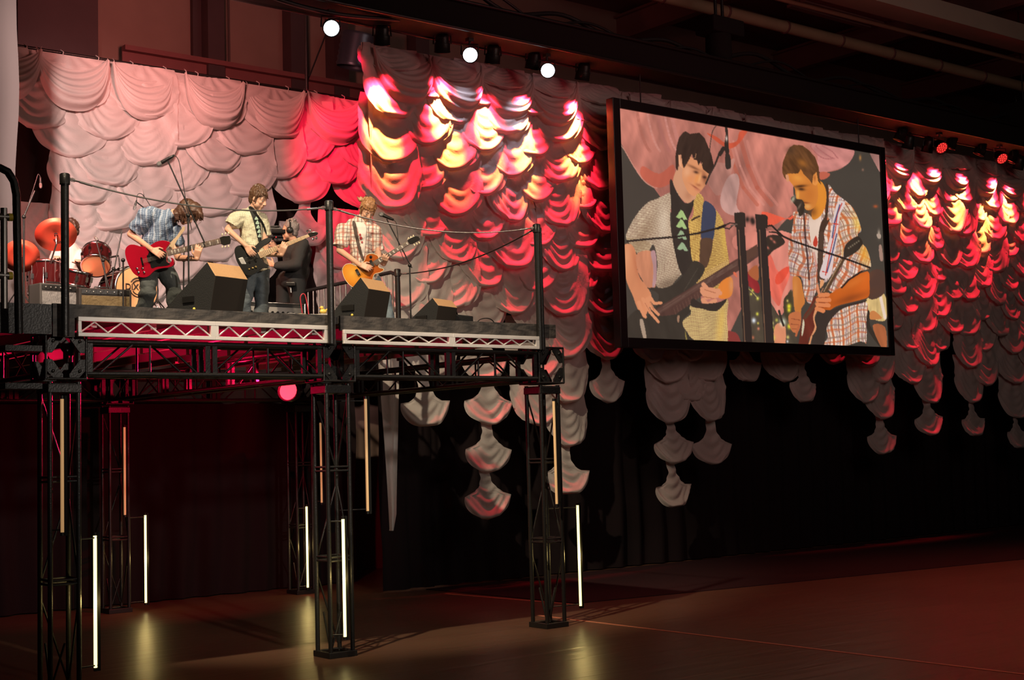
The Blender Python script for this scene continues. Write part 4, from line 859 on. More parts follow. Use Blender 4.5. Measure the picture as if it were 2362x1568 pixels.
# silver deck rails in front
def rail(x0, x1, zt, zb, label):
    e = empty('deck_rail', (x0, YF-.07, zb), label, 'deck rail', 'silver deck rails along the stage front')
    y0, y1 = YF-.085, YF-.04
    MB().box2((x0, y0, zt-.042), (x1, y1, zt)).build('top_rail', SILVER, e, bevel=.004)
    MB().box2((x0, y0, zb), (x1, y1, zb+.036)).build('bottom_rail', SILVER, e, bevel=.004)
    if x1-x0 > 1.3 or True:
        MB().box2((x1-.05, y0+.001, zb+.036), (x1, y1-.001, zt-.042)).build('end_post', SILVER, e)
        MB().box2((x0, y0+.001, zb+.036), (x0+.03, y1-.001, zt-.042)).build('end_post', SILVER, e)
    n = 5; pts = []
    zz0, zz1 = zb+.04, zt-.045; w_ = (x1-x0-.08)
    for k in range(n*2+1): pts.append((x0+.03+w_*k/(2*n), (y0+y1)/2, zz1 if k % 2 else zz0))
    z_ = MB()
    for k in range(2*n): z_.tube(pts[k], pts[k+1], .0085, 6)
    z_.build('zigzag_rod', SILVER, e)
    return e
rail(.075, 1.43, 3.385, 3.205, 'silver zigzag deck rail with red light behind it, leftmost of four')
rail(1.43, 2.69, 3.385, 3.205, 'silver zigzag deck rail, second from the left, ending at the middle post')
rail(2.87, 4.26, 3.352, 3.205, 'silver zigzag deck rail, just right of the middle post')
rail(4.26, 5.49, 3.352, 3.205, 'silver zigzag deck rail, rightmost, under the smallest wedge')
# left side landing and gate
e = empty('side_landing', (-1.2, 0, 3.2), 'dark stair landing joined to the left end of the stage', 'landing')
MB().box2((-1.6, -.2, 3.34), (-.02, 3.0, 3.46)).build('deck_top', BLACKM, e)
for z in (3.05, 2.72): MB().box2((-.62, -.42, z), (-.30, -.2, z+.05)).build('step', BLACK, e)
e = empty('stair_gate', (-1.0, -.5, 3.2), 'black curved pipe gate at the far left edge of the stage', 'gate')
Q = lambda x, y: at(x, y, Y=-.5)
MB().path([Q(-60, 384), Q(0, 387), Q(18, 396), Q(32, 418), Q(38, 450), Q(44, 770)], .035, 10).build('frame', BLACK, e)
MB().tube(Q(9, 480), Q(10, 712), .03, 8).build('bar', STEEL, e)
ycap = mat('yellow_cap', (.75, .55, .05), .45)
for y in (500, 635):
    b_ = MB().tube(Q(-30, y-2), Q(20, y+1), .032, 10).build('peg', STEEL, e); MB().tube(Q(19, y+1), Q(28, y+1), .034, 10).build('cap', ycap, b_)

# posts and ropes
def post(X, Y, label, z0=3.20, h=1.20, tw=False):
    e = empty('rope_post', (X, Y, z0), label, 'post', 'black rope posts around the stage')
    top = DECK+h
    MB().tube((X, Y, z0), (X, Y, top), .036, 14).build('pole', BLACK, e)
    MB().lathe([(.046, top-.085), (.046, top+.005), (.036, top+.015), (.001, top+.018)], (X, Y, 0), None, 14).build('collar', BLACK, e)
    if tw: MB().tube((X+.07, Y+.03, z0), (X+.07, Y+.03, top-.02), .024, 10).build('pole', BLACK, e)
    return e
def rope(a, b, sag, label, r=.008):
    a = Vector(a); b = Vector(b); e = empty('safety_rope', a, label, 'rope', 'wire ropes between the stage posts')
    pts = [a.lerp(b, t/16)-Vector((0, 0, sag*4*(t/16)*(1-t/16))) for t in range(17)]
    MB().path(pts, r, 6).build('wire', STEEL if r < .009 else BLACK, e)
    for p, q in ((pts[0], pts[1]), (pts[-1], pts[-2])):
        d = (q-p).normalized(); m_ = MB()
        for k, R_ in ((.03, .022), (.075, .016)):
            c = p+d*k; n = d.cross(Vector((0, 0, 1))).normalized() if k < .05 else Vector((0, 0, 1)); w_ = d.cross(n)
            m_.path([c+d*math.cos(t*.7854)*R_*1.5+w_*math.sin(t*.7854)*R_*.7 for t in range(9)], .0045, 5)
        m_.tube(p+d*.10, p+d*.22, .011, 8); m_.build('shackle', STEEL, e)
ZR = DECK+1.12
PA, PB_, PC, PD = at(150, 600, Y=YF-.12), at(761, 600, Y=YF-.12), at(1241, 640, Y=YF-.06), (5.86, 3.1, 0)
post(PA.x, PA.y, 'front left rope post, standing above the left corner block', h=1.17); post(PB_.x, PB_.y, 'front middle rope post between the bass player and the sunburst guitar player', h=1.17, z0=3.2)
post(PC.x, PC.y, 'front right twin rope post at the free corner of the stage', h=1.16, tw=True)
post(5.84, 3.15, 'rear rope post beside the guard rail behind the right-hand guitar player', h=1.06, z0=3.3)
rope((PA.x+.04, PA.y, ZR+.02), (PB_.x-.04, PB_.y, ZR-.01), .13, 'wire rope from the front left post to the middle post')
rope((PB_.x+.04, PB_.y, ZR-.01), (PC.x-.04, PC.y, ZR+.01), .14, 'wire rope from the middle post to the front right post')
rope((5.84, 3.10, DECK+1.0), (PC.x, PC.y+.05, ZR), .12, 'wire rope from the front right post back to the rear post', r=.009)
# guard rail at the right rear
e = empty('guard_rail', (5.9, 3.3, DECK), 'black steel guard rail with upright bars at the right rear of the stage', 'railing')
MB().path([(5.9, 3.22, DECK+.05), (5.9, 3.22, DECK+.92), (5.9, 3.27, DECK+1.02), (5.9, 3.40, DECK+1.06), (5.9, 5.9, DECK+1.05)], .028, 10).build('top_rail', BLACK, e)
MB().tube((5.9, 3.22, DECK+.06), (5.9, 5.9, DECK+.06), .022, 8).build('bottom_rail', BLACK, e)
for k in range(17): 
    y = 3.36+.155*k; MB().tube((5.9, y, DECK+.06), (5.9, y, DECK+1.05), .012, 6).build('bar', STEEL, e)

# glowing tubes
TUBE_ON = mat('tube_lit', (.9, .85, .6), .4, emit=(1.0, .86, .32), es=2.4)
TUBE_OFF = mat('tube_sleeve_self_lit', (.75, .52, .28), .45, emit=(1.0, .55, .22), es=.28)  # faint emission brightens the sleeves of tubes that are off
def tube_light(px, py, D_y, lit, label):
    p = at(px, py, Y=D_y); L_ = 1.19
    e = empty('light_tube', (p.x, p.y, p.z-L_), label, 'light tube', 'vertical light tubes on the towers')
    MB().tube((p.x, p.y, p.z-L_), (p.x, p.y, p.z), .0155, 12).build('tube', TUBE_ON if lit else TUBE_OFF, e)
    MB().tube((p.x, p.y, p.z), (p.x, p.y, p.z+.03), .018, 10).build('end_cap', BLACK, e); MB().tube((p.x, p.y, p.z-L_-.03), (p.x, p.y, p.z-L_), .018, 10).build('end_cap', BLACK, e)
    tw = min(((ix*S, iy*S) for ix, iy in ((0, 0), (1, 0), (2, 0), (1, 2), (2, 2))), key=lambda t: (t[0]-p.x)**2+(t[1]-p.y)**2)
    leg = min(((tw[0]+sx*.13, tw[1]+sy*.13) for sx in (-1, 1) for sy in (-1, 1)), key=lambda t: (t[0]-p.x)**2+(t[1]-p.y)**2)
    for zz in (p.z-.02, p.z-L_+.02): MB().tube((p.x+.03, p.y, zz), (leg[0], leg[1], zz), .008, 6).build('bracket', BLACK, e)
    m_ = MB().box2((p.x+.02, p.y-.01, p.z-L_-.03), (p.x+.045, p.y+.02, p.z+.03)); m_.build('holder', BLACKM, e)
    if lit:
        lamp('tube_glow', 'POINT', (p.x-.03, p.y-.06, p.z-L_/2), (p.x, p.y-1, 0), 4.0, (1.0, .72, .25), shadow_soft_size=.05)
tube_light(143, 920, -.22, False, 'unlit amber tube high on the front left tower')
tube_light(219, 1235, -.10, True, 'glowing yellow tube low beside the front left tower')
tube_light(791, 1197, -.22, True, 'glowing yellow tube low on the front middle tower')
tube_light(843, 920, .05, False, 'unlit amber tube hanging right of the front middle tower')
tube_light(1277, 925, -.20, False, 'unlit amber tube high in the front right tower')
tube_light(1332, 1165, .05, True, 'glowing yellow tube low to the right of the front right tower')
tube_light(287, 985, 5.55, False, 'unlit amber tube on the back left tower')
tube_light(335, 1188, 5.60, True, 'glowing yellow tube low beside the back left tower')
tube_light(739, 975, 5.50, False, 'unlit orange tube half hidden behind the front middle tower')
tube_light(707, 1168, 5.55, True, 'glowing yellow tube just left of the front middle tower')
# red lamp under the stage; the spots are added to spread its glow
LENS_RH2 = mat('lens_red_flood', (.5, .02, .04), .2, emit=(1.0, .03, .05), es=4)
p = at(670, 903, Y=2.87)
par(p, p+Vector((-.9, -.75, .12)), LENS_RH2, 'red lamp glowing under the deck, facing the camera', None, L=.22, r=.13, cells=False, hang_z=3.31, name='understage_lamp')
lamp('understage_fill_spot', 'SPOT', (3.1, 1.9, 2.95), (.4, 1.4, 3.40), 4200, (1.0, .006, .07), spot_size=math.radians(80), spot_blend=.7, shadow_soft_size=.05)
lamp('understage_fill_spot', 'SPOT', (.3, 4.6, 2.75), (1.2, 3.4, 3.4), 160, (1.0, .006, .07), spot_size=math.radians(100), spot_blend=.7, shadow_soft_size=.05)
lamp('understage_fill_spot', 'SPOT', (3.6, 2.4, 2.8), (3.6, 6.0, 1.9), 260, (1.0, .006, .06), spot_size=math.radians(110), spot_blend=.8, shadow_soft_size=.05)
lamp('understage_floor_fill_spot', 'SPOT', (6.6, 3.0, 3.0), (7.4, 1.8, 0), 60, (1.0, .02, .10), spot_size=math.radians(90), spot_blend=.9, shadow_soft_size=.1)
# ================================================================ people
def cap(m_, a, b, ra, rb=None, n=14, flat=None):
    """tapered capsule a-b; flat = (axis vector, factor) squashes across that axis"""
    rb = ra if rb is None else rb; a = Vector(a); b = Vector(b); t = (b-a); L_ = t.length
    if L_ < 1e-5: m_.sphere(a, ra, n); return
    t.normalize(); q = Vector((0, 0, 1)) if abs(t.z) < .9 else Vector((1, 0, 0))
    if flat is not None: q = Vector(flat[0])
    y = (q-t*q.dot(t)).normalized(); x = t.cross(y); k = flat[1] if flat is not None else 1.0
    vs = []; fs = []; rows = []
    for i in range(5): rows.append((a-t*ra*math.cos(i*math.pi/8), ra*math.sin(i*math.pi/8)))
    for i in range(5): rows.append((b+t*rb*math.sin(i*math.pi/8), rb*math.cos(i*math.pi/8)))
    for c, r_ in rows:
        for j in range(n): an = 2*math.pi*j/n; vs.append(c+x*math.cos(an)*max(r_, 1e-4)+y*math.sin(an)*max(r_, 1e-4)*k)
    for i in range(len(rows)-1):
        for j in range(n): fs.append((i*n+j, i*n+(j+1) % n, (i+1)*n+(j+1) % n, (i+1)*n+j))
    m_.add(vs, fs, 0, True); m_.add([vs[j] for j in range(n)][::-1], [tuple(range(n))]); m_.add(vs[-n:], [tuple(range(n))])
def chain(m_, pts, rs, flat=None):
    for i in range(len(pts)-1): cap(m_, pts[i], pts[i+1], rs[i], rs[i+1], flat=flat)
def frus(m_, a, b, ra, rb, n=18, flat=None):
    a = Vector(a); b = Vector(b); t = (b-a).normalized(); q = Vector(flat[0]) if flat else (Vector((0, 0, 1)) if abs(t.z) < .9 else Vector((1, 0, 0)))
    y = (q-t*q.dot(t)).normalized(); x = t.cross(y); k = flat[1] if flat else 1.0
    vs = [c+x*math.cos(6.2832*j/n)*r_+y*math.sin(6.2832*j/n)*r_*k for c, r_ in ((a, ra), (b, rb)) for j in range(n)]
    fs = [(j, (j+1) % n, n+(j+1) % n, n+j) for j in range(n)]+[tuple(range(n))[::-1], tuple(range(n, 2*n))]
    m_.add(vs, fs, 0, True)
def blob(m_, name, mt, parent, voxel=.007, smooth=4, wr=None):
    me = bpy.data.meshes.new(name); inv = (Matrix.Translation(wloc(parent)) @ wrot(parent)).inverted()
    me.from_pydata([tuple(inv @ Vector(p)) for p in m_.v], [], m_.f)
    bm = bmesh.new(); bm.from_mesh(me); bmesh.ops.recalc_face_normals(bm, faces=bm.faces); bm.to_mesh(me); bm.free()
    o = bpy.data.objects.new(name, me); col.objects.link(o)
    r_ = o.modifiers.new('r', 'REMESH'); r_.mode = 'VOXEL'; r_.voxel_size = voxel; r_.use_smooth_shade = True
    if smooth: s_ = o.modifiers.new('s', 'SMOOTH'); s_.iterations = smooth; s_.factor = .5
    dg = bpy.context.evaluated_depsgraph_get(); dg.update(); new = bpy.data.meshes.new_from_object(o.evaluated_get(dg)); o.modifiers.clear(); o.data = new; bpy.data.meshes.remove(me)
    if wr:                                             # cloth wrinkles as real relief
        n = len(new.vertices); co = np.empty(n*3, np.float32); new.vertices.foreach_get('co', co); co = co.reshape(-1, 3)
        no = np.empty(n*3, np.float32); new.vertices.foreach_get('normal', no); no = no.reshape(-1, 3)
        amp, f_, sd = wr; rg = np.random.RandomState(sd); dsp = np.zeros(n)
        for k in range(7):
            d_ = rg.normal(size=3); d_[2] *= 1.6; d_ /= np.linalg.norm(d_); d2 = rg.normal(size=3)
            dsp += np.sin(f_*(1+.35*k)*(co@d_)+rg.rand()*6.28+1.6*np.sin(f_*.5*(co@d2)))/(1+.4*k)
        co = co+no*(amp*np.clip(dsp, -1.6, 2.2))[:, None].astype(np.float32); new.vertices.foreach_set('co', co.ravel())
    new.materials.clear(); new.materials.append(mt); new.update(); o.name = name; o.parent = parent
    return o
def skin(name, c): return mat(name, c, .5, noise=.12, nscale=14, bump=.1, bscale=80)
SKIN = skin('skin_fair', (.66, .37, .25)); SKIN2 = skin('skin_warm', (.60, .31, .20))
EYEW = mat('eye_white', (.42, .36, .32), .3); EYED = mat('eye_dark', (.03, .02, .015), .2); LIP = mat('lip', (.48, .19, .15), .5)
def head_frame(f, tilt_up=None):
    f = Vector(f).normalized(); u_ = Vector(tilt_up) if tilt_up is not None else Vector((0, 0, 1)); u_ = (u_-f*u_.dot(f)).normalized(); r_ = f.cross(u_)
    return f, u_, r_
def add_head(m_, c, F, k=1.0):
    """cranium, face, jaw, nose, ears about centre c; F = (forward, up, right)"""
    f, u_, r_ = F; c = Vector(c); q = lambda a, b, d: c+(f*a+u_*b+r_*d)*k
    R = Matrix((r_, f, u_)).transposed()
    m_.sphere(q(-.012, .030, 0), .084*k, 18, (.93, 1.14, 1.02), R)
    m_.sphere(q(.018, -.012, 0), .068*k, 16, (.96, 1.05, 1.15), R)
    cap(m_, q(.030, -.055, -.020), q(.030, -.055, .020), .045*k, .045*k)       # jaw
    cap(m_, q(.062, -.090, 0), q(.050, -.085, 0), .024*k, .030*k)             # chin
    for s_ in (-1, 1):
        cap(m_, q(-.005, -.045, s_*.052), q(.045, -.085, s_*.018), .020*k, .020*k)
        m_.sphere(q(.060, -.020, s_*.036), .022*k, 10)                          # cheek
        cap(m_, q(.082, .022, s_*.012), q(.070, .024, s_*.042), .010*k, .009*k); cap(m_, q(.0745, .011, s_*.020), q(.0705, .011, s_*.040), .0075*k, .0075*k)  # brow and lid
        m_.sphere(q(-.005, -.008, s_*.082), .020*k, 10, (.35, .8, 1.35), R)        # ear
    cap(m_, q(.088, .012, 0), q(.108, -.026, 0), .009*k, .0125*k)               # nose
    for s_ in (-1, 1): m_.sphere(q(.097, -.030, s_*.011), .0085*k, 8)
    cap(m_, q(.086, -.052, -.015), q(.086, -.052, .015), .009*k, .009*k); cap(m_, q(.082, -.066, -.012), q(.082, -.066, .012), .0095*k, .0095*k)
    return q
def face_parts(root, c, F, k=1.0, brow=None):
    f, u_, r_ = F; c = Vector(c); q = lambda a, b, d: c+(f*a+u_*b+r_*d)*k
    for s_ in (-1, 1):
        w_ = MB(); w_.sphere(q(.0715, .003, s_*.031), .0112*k, 10); w_.build('eye', EYEW, root)
        MB().sphere(q(.0795, -.001, s_*.031), .0056*k, 8).build('iris', EYED, root)
        if brow: m_ = MB(); cap(m_, q(.089, .028, s_*.016), q(.078, .031, s_*.044), .0034*k, .0024*k, 8); m_.build('eyebrow', brow, root)
    m_ = MB(); cap(m_, q(.0945, -.0585, -.014), q(.0945, -.0585, .014), .0022*k, .0022*k, 8); m_.build('mouth', LIP, root)
def add_hand(m_, wrist, d, nrm, thumb_side, curl=.6, L_=.175, spread=.25, r_=.0088):
    """wrist point, pointing direction d, back-of-hand normal nrm, thumb direction; five separate bent fingers"""
    W_ = Vector(wrist); d = Vector(d).normalized(); n = Vector(nrm); n = (n-d*n.dot(d)).normalized(); t = Vector(thumb_side); t = (t-d*t.dot(d)-n*t.dot(n)).normalized()
    pl = L_*.50
    for s_ in (-1, -.33, .33, 1): cap(m_, W_+t*s_*.016, W_+d*pl+t*s_*.030, .0135, .0125, 10, flat=None)
    cap(m_, W_+t*.02+d*.02, W_+t*.034+d*pl*.6, .016, .012, 10)
    lens = (.40, .45, .42, .33)
    for i, ln in enumerate(lens):
        s_ = 1-2*i/3; b = W_+d*pl*.96+t*s_*.031; dirn = (d+t*s_*spread*.35).normalized(); ax = n
        a = curl*(.55+.12*i); pts = [b]; rr = [r_*1.08]; seg = (L_*ln*.46, L_*ln*.32, L_*ln*.24)
        for k, sl in enumerate(seg):
            ang = a*(k+1)*(.9 if k else .75); dd_ = (dirn*math.cos(ang)-ax*math.sin(ang)); pts.append(pts[-1]+dd_*sl); rr.append(r_*(1.0-.09*k))
        chain(m_, pts, rr)
    tb = W_+t*.030+d*.030; td = (d*.62+t*.72-n*.30*curl).normalized(); t2 = (d*.90+t*.25-n*.55*curl).normalized()
    chain(m_, [tb, tb+td*.042, tb+td*.042+t2*.034], [.0135, .0105, .009])
def hair_blob(root, c, F, k, mt, tufts, cover=1.0, seed=0, fringe=True, name='hair', vox=.006):
    f, u_, r_ = F; c = Vector(c); q = lambda a, b, d: c+(f*a+u_*b+r_*d)*k; R = Matrix((r_, f, u_)).transposed(); rg = random.Random(seed); m_ = MB()
    m_.sphere(q(-.024, .044, 0), .091*k, 18, (.97, 1.07, .96), R); m_.sphere(q(-.050, -.005, 0), .070*k, 14, (1.02, .8, 1.1), R)
    for i in range(tufts):
        th = rg.uniform(0, 6.283); el = rg.uniform(.15, 1.45)
        nx, ny, nz = math.cos(th)*math.cos(el), math.sin(th)*math.cos(el), math.sin(el)
        if ny > .6 and el < .5: el += .5; nz = math.sin(el); nx, ny = math.cos(th)*math.cos(el), math.sin(th)*math.cos(el)
        a = q(-.018+ny*.095, .045+nz*.088, nx*.085); dn = (f*(.35+ny*.3)+r_*nx*.5-u_*.75+Vector((rg.uniform(-.3, .3), rg.uniform(-.3, .3), rg.uniform(-.2, .2)))).normalized()
        cap(m_, a-dn*.02*k, a+dn*rg.uniform(.03, .055)*cover*k, .013*k, .003*k, 8)
    if fringe:
        for i in range(11):
            s_ = -1+2*i/10; a = q(.052*math.cos(s_*1.1), .092, .060*s_); b = q(.086*math.cos(s_*1.05), .055-.012*rg.random()*2, .074*s_+rg.uniform(-.006, .010)); cap(m_, a, b, .014*k, .004*k, 8)
    for s_ in (-1, 1): cap(m_, q(.010, .03, s_*.080), q(.018, -.020-.02*rg.random(), s_*.080), .014*k, .008*k, 8)
    return blob(m_, name, mt, root, vox, 1, wr=(.0010*k, 70, seed))
def shoes(root, ft, d, mt, k=1.0):
    for p, dr in zip(ft, d):
        m_ = MB(); dr = Vector((dr[0], dr[1], 0)).normalized(); p = Vector(p)
        base = Vector((p.x, p.y, DECK)); s_ = Vector((-dr.y, dr.x, 0))
        cap(m_, base-dr*.04+Vector((0, 0, .045)), base+dr*.10+Vector((0, 0, .035)), .042*k, .036*k); cap(m_, base+dr*.10+Vector((0, 0, .032)), base+dr*.17+Vector((0, 0, .03)), .040*k, .030*k)
        cap(m_, base-dr*.03+Vector((0, 0, .05)), base+Vector((0, 0, .10)), .042*k, .040*k)
        o = blob(m_, 'shoe', mt, root, .008, 2)
def slab(root, name, D, pts, th, mt, kx=0.0, x0=0, bev=.006, mi=None, sm=4, ky=0.0, y0=0):
    """solid cut from a flat board standing roughly square to the camera side of the stage: outline, thickness away from the viewer"""
    P = pts
    if sm > 1:
        N = len(P); out = []
        for i in range(N):
            a, b, c, e = [Vector(P[(i+j) % N]) for j in (-1, 0, 1, 2)]
            for k in range(sm):
                t = k/sm; out.append(.5*((2*b)+(c-a)*t+(2*a-5*b+4*c-e)*t*t+(3*b-a-3*c+e)*t**3))
        P = [tuple(p) for p in out]
    P3 = [at(x, y, D=D+kx*(x-x0)+ky*(y-y0)) for x, y in P]
    return MB().prism(P3, fw*th).build(name, mt, root, bevel=bev)

from mathutils.bvhtree import BVHTree
def smooth_pts(P, sm):
    N = len(P); out = []
    for i in range(N):
        a, b, c, e = [Vector(P[(i+j) % N]) for j in (-1, 0, 1, 2)]
        for k in range(sm):
            t = k/sm; out.append(tuple(.5*((2*b)+(c-a)*t+(2*a-5*b+4*c-e)*t*t+(3*b-a-3*c+e)*t**3)))
    return out
def cloth_panel(src, outline, cf, off, name, mt, root, step=.35):
    """panel of cloth lying on the front of a garment, following its relief"""
    me = src.data; Mx = Matrix.Translation(wloc(src.parent)); vs_ = [Mx @ v.co for v in me.vertices]; bvh = BVHTree.FromPolygons(vs_, [tuple(p.vertices) for p in me.polygons])
    P = [cf(*p) for p in smooth_pts(outline, 4)]; xs = [p[0] for p in P]; ys = [p[1] for p in P]
    nx = int((max(xs)-min(xs))/step)+1; ny = int((max(ys)-min(ys))/step)+1; pt = {}
    rows = []
    for j in range(ny+1):                      # each row spans the outline from edge to edge
        y = min(ys)+.02+(max(ys)-min(ys)-.04)*j/ny; cr = []
        for i in range(len(P)):
            a, b = P[i-1], P[i]
            if (a[1] > y) != (b[1] > y): cr.append(a[0]+(b[0]-a[0])*(y-a[1])/(b[1]-a[1]))
        if len(cr) < 2: continue
        x0, x1 = min(cr), max(cr); row = []
        for i in range(9):
            x = x0+(x1-x0)*i/8; d = ray(x, y).normalized(); h, n, _, _ = bvh.ray_cast(CAM, d)
            if h is None: h = rows[-1][i] if rows else None
            else:
                if n.dot(d) > 0: n = -n
                h = h-d*off
            row.append(h)
        if None not in row: rows.append(row)
    v = [p for r_ in rows for p in r_]; fs = [(j*9+i, j*9+i+1, (j+1)*9+i+1, (j+1)*9+i) for j in range(len(rows)-1) for i in range(8)]
    o = MB().add(v, fs, 0, True).build(name, mt, root); s_ = o.modifiers.new('thickness', 'SOLIDIFY'); s_.thickness = .003; return o
denim = mat('blue_denim', (.085, .105, .12), .85, noise=.35, nscale=16, bump=.35, bscale=30)
denim2 = mat('grey_green_denim', (.060, .068, .066), .85, noise=.25, nscale=12, bump=.35, bscale=26)
SHOE = mat('dark_shoe', (.03, .03, .03), .6)
W3 = (1, 1, 1)
# ---------------------------------------------------------------- left guitarist, bent over
X8 = lambda x, y, o, k: (o[0]+x/k, o[1]+y/k)
c6 = lambda x, y: (260+x/5.227, 430+y/5.227)
c7 = lambda x, y: (480+x/4.75, 410+y/4.75)
c8 = lambda x, y: (740+x/4.75, 430+y/4.75)
def mk(D0, cf):
    def P(x, y, dd=0.0): px, py = cf(x, y); return at(px, py, D=D0+dd)
    return P
def floorpt(P, x, dd, h=.06):
    p = P(x, 1500, dd); return Vector((p.x, p.y, DECK+h))
cam_r, cam_f = rt.normalized(), fw.normalized(); UPZ = Vector((0, 0, 1))

DG = D_of((1.75, 1.45, 4.3)); P = mk(DG, c6)
base = P(470, 1500); g1 = empty('person', (base.x, base.y, DECK), 'person in a blue checked shirt bent low over the red guitar, hair hanging down', 'person')
hipL, hipR = P(600, 960, .06), P(420, 960, -.02); kneR, ankR = P(430, 1240, -.16), floorpt(P, 330, .02, .09); kneL, ankL = P(730, 1200, -.02), floorpt(P, 800, .12, .09)
shR_, shL_ = P(400, 360, -.12), P(650, 400, .16); elR, wrR = P(215, 575, -.05), P(470, 760, -.26); elL, wrL = P(790, 860, .06), P(1015, 872, -.27)
chest, waist, neck_, headc = P(560, 470, .06), P(500, 800, .05), P(735, 330, .02), P(900, 330, -.02)
m_ = MB()
cap(m_, P(500, 940, .03), waist, .115, .10); cap(m_, waist, chest, .10, .125); cap(m_, shR_, shL_, .055, .055); cap(m_, chest, neck_, .10, .055); cap(m_, neck_, headc, .052, .05)
FH = head_frame((cam_r*.55-cam_f*.25-UPZ*.80), (cam_r*.8+UPZ*.6)); add_head(m_, headc, FH, 1.0)
chain(m_, [shR_, elR, wrR], [.050, .038, .026]); chain(m_, [shL_, elL, wrL], [.050, .038, .026])
add_hand(m_, wrR, P(640, 850, -.30)-wrR, -cam_f+UPZ*.4, -UPZ*.3+cam_r*.9+UPZ*.8, .55); add_hand(m_, wrL, P(1040, 700, -.30)-wrL, -cam_f, -cam_r, .55)
chain(m_, [hipR, kneR, ankR], [.075, .052, .038]); chain(m_, [hipL, kneL, ankL], [.075, .052, .038])
blob(m_, 'body', SKIN2, g1, .0065, 3)
blue = lines_mat('blue_check', (.10, .155, .23), [('x', .020, .40, 0, (.28, .36, .44), .75), ('z', .020, .40, 0, (.05, .075, .13), .7), ('x', .060, .15, .2, (.55, .60, .64), .5)])
m_ = MB(); cap(m_, P(505, 600, .03), chest, .13, .165); cap(m_, P(480, 690, .03), P(520, 560, .03), .135, .14); cap(m_, shR_, shL_, .095, .085); cap(m_, P(480, 380, 0), P(640, 380, .08), .125, .09); cap(m_, chest, P(690, 350, .02), .14, .075)
frus(m_, shR_, P(270, 530, -.07), .092, .088); frus(m_, shL_, P(770, 640, .14), .085, .085); cap(m_, P(600, 600, .08), P(800, 640, .12), .08, .06); cap(m_, P(780, 520, .06), P(790, 680, .05), .05, .045)
blob(m_, 'shirt', blue, g1, .008, 4, wr=(.0052, 24, 3))
m_ = MB(); cap(m_, P(500, 930, .03), P(500, 840, .03), .135, .125); frus(m_, hipR, kneR, .115, .088); cap(m_, hipR, kneR, .10, .08); frus(m_, kneR, ankR-Vector((0, 0, .05)), .088, .092); cap(m_, kneR, ankR, .078, .07)
cap(m_, hipL, kneL, .105, .085); frus(m_, hipL, kneL, .11, .088); frus(m_, kneL, ankL-Vector((0, 0, .05)), .088, .092)
blob(m_, 'trousers', denim2, g1, .009, 4, wr=(.0055, 20, 5))
brown = mat('brown_hair', (.085, .038, .022), .45, noise=.5, nscale=40, bump=.35, bscale=45)
f_, u_, r_ = FH; m_ = MB(); rg = random.Random(4)
for x, y, dd, rr in ((900, 250, 0, .10), (975, 285, -.02, .095), (860, 300, -.04, .095), (820, 320, .0, .08)): m_.sphere(P(x, y, dd), rr, 14)
for i in range(130):
    t = rg.random(); x = 760+300*t; dd = rg.uniform(-.11, .08); top = 210+90*abs(t-.55); a = P(x-12, top+40, dd*.7); mid = P(x+rg.uniform(-6, 10)+14*(t-.4), 330, dd*1.1); b = P(x+rg.uniform(-14, 18)+30*(t-.3), rg.uniform(390, 440)-(18 if t > .8 else 0), dd*1.05); chain(m_, [a, mid, b], [.022, .016, .004])
blob(m_, 'hair', brown, g1, .006, 1, wr=(.001, 60, 9))
shoes(g1, [ankR, ankL], [(-.6, -.8), (.5, -.8)], SHOE)

# ---------------------------------------------------------------- bass player
DB = D_of((2.85, 1.55, 4.3)); P = mk(DB, c7)
base = P(500, 1500); b1 = empty('person', (base.x, base.y, DECK), 'person in a cream checked shirt playing the black bass and looking right', 'person')
headc, neck0, neck1 = P(548, 235, 0), P(505, 330, .02), P(480, 400, .03)
shR_, shL_ = P(320, 440, -.08), P(590, 450, .12); elR, wrR = P(215, 565, -.10), P(415, 745, -.27); elL, wrL = P(640, 830, .10), P(800, 845, -.28)
hipR, hipL = P(450, 1010, -.02), P(585, 1010, .08); kneR, ankR = P(415, 1270, -.05), floorpt(P, 350, .02, .09); kneL, ankL = P(590, 1280, .02), floorpt(P, 572, .06, .09)
m_ = MB(); FB_ = head_frame(cam_r*.92-cam_f*.30-UPZ*.42); add_head(m_, headc, FB_, 1.05)
cap(m_, P(520, 290, .01), neck1, .052, .055); cap(m_, P(500, 980, .03), P(490, 800, .03), .12, .10); cap(m_, P(490, 800, .03), P(460, 540, .03), .10, .125); cap(m_, shR_, shL_, .05, .05)
chain(m_, [shR_, elR, wrR], [.048, .037, .025]); chain(m_, [shL_, elL, wrL], [.048, .037, .025])
add_hand(m_, wrR, P(490, 850, -.32)-wrR, -cam_f+UPZ*.25-cam_r*.3, cam_r*.9-UPZ*.1, .55); add_hand(m_, wrL, P(840, 720, -.31)-wrL, -cam_f, -cam_r, .6)
chain(m_, [hipR, kneR, ankR], [.075, .052, .038]); chain(m_, [hipL, kneL, ankL], [.075, .052, .038])
blob(m_, 'body', SKIN, b1, .0065, 3); dk = mat('dark_brown_hair', (.10, .048, .024), .45, noise=.5, nscale=40, bump=.35, bscale=45)
face_parts(b1, headc, FB_, 1.05, dk)
cream = lines_mat('cream_check', (.74, .70, .52), [('x', .017, .28, 0, (.36, .33, .20), .75), ('z', .017, .28, 0, (.36, .33, .20), .75)])
m_ = MB(); cap(m_, P(460, 470, .03), P(480, 760, .03), .135, .125); frus(m_, P(480, 760, .03), P(540, 1035, .03), .13, .155, flat=(cam_f, .85)); cap(m_, shR_, shL_, .082, .075); cap(m_, P(400, 420, .0), P(500, 390, .03), .09, .075); cap(m_, P(480, 360, .03), P(490, 420, .03), .07, .08)
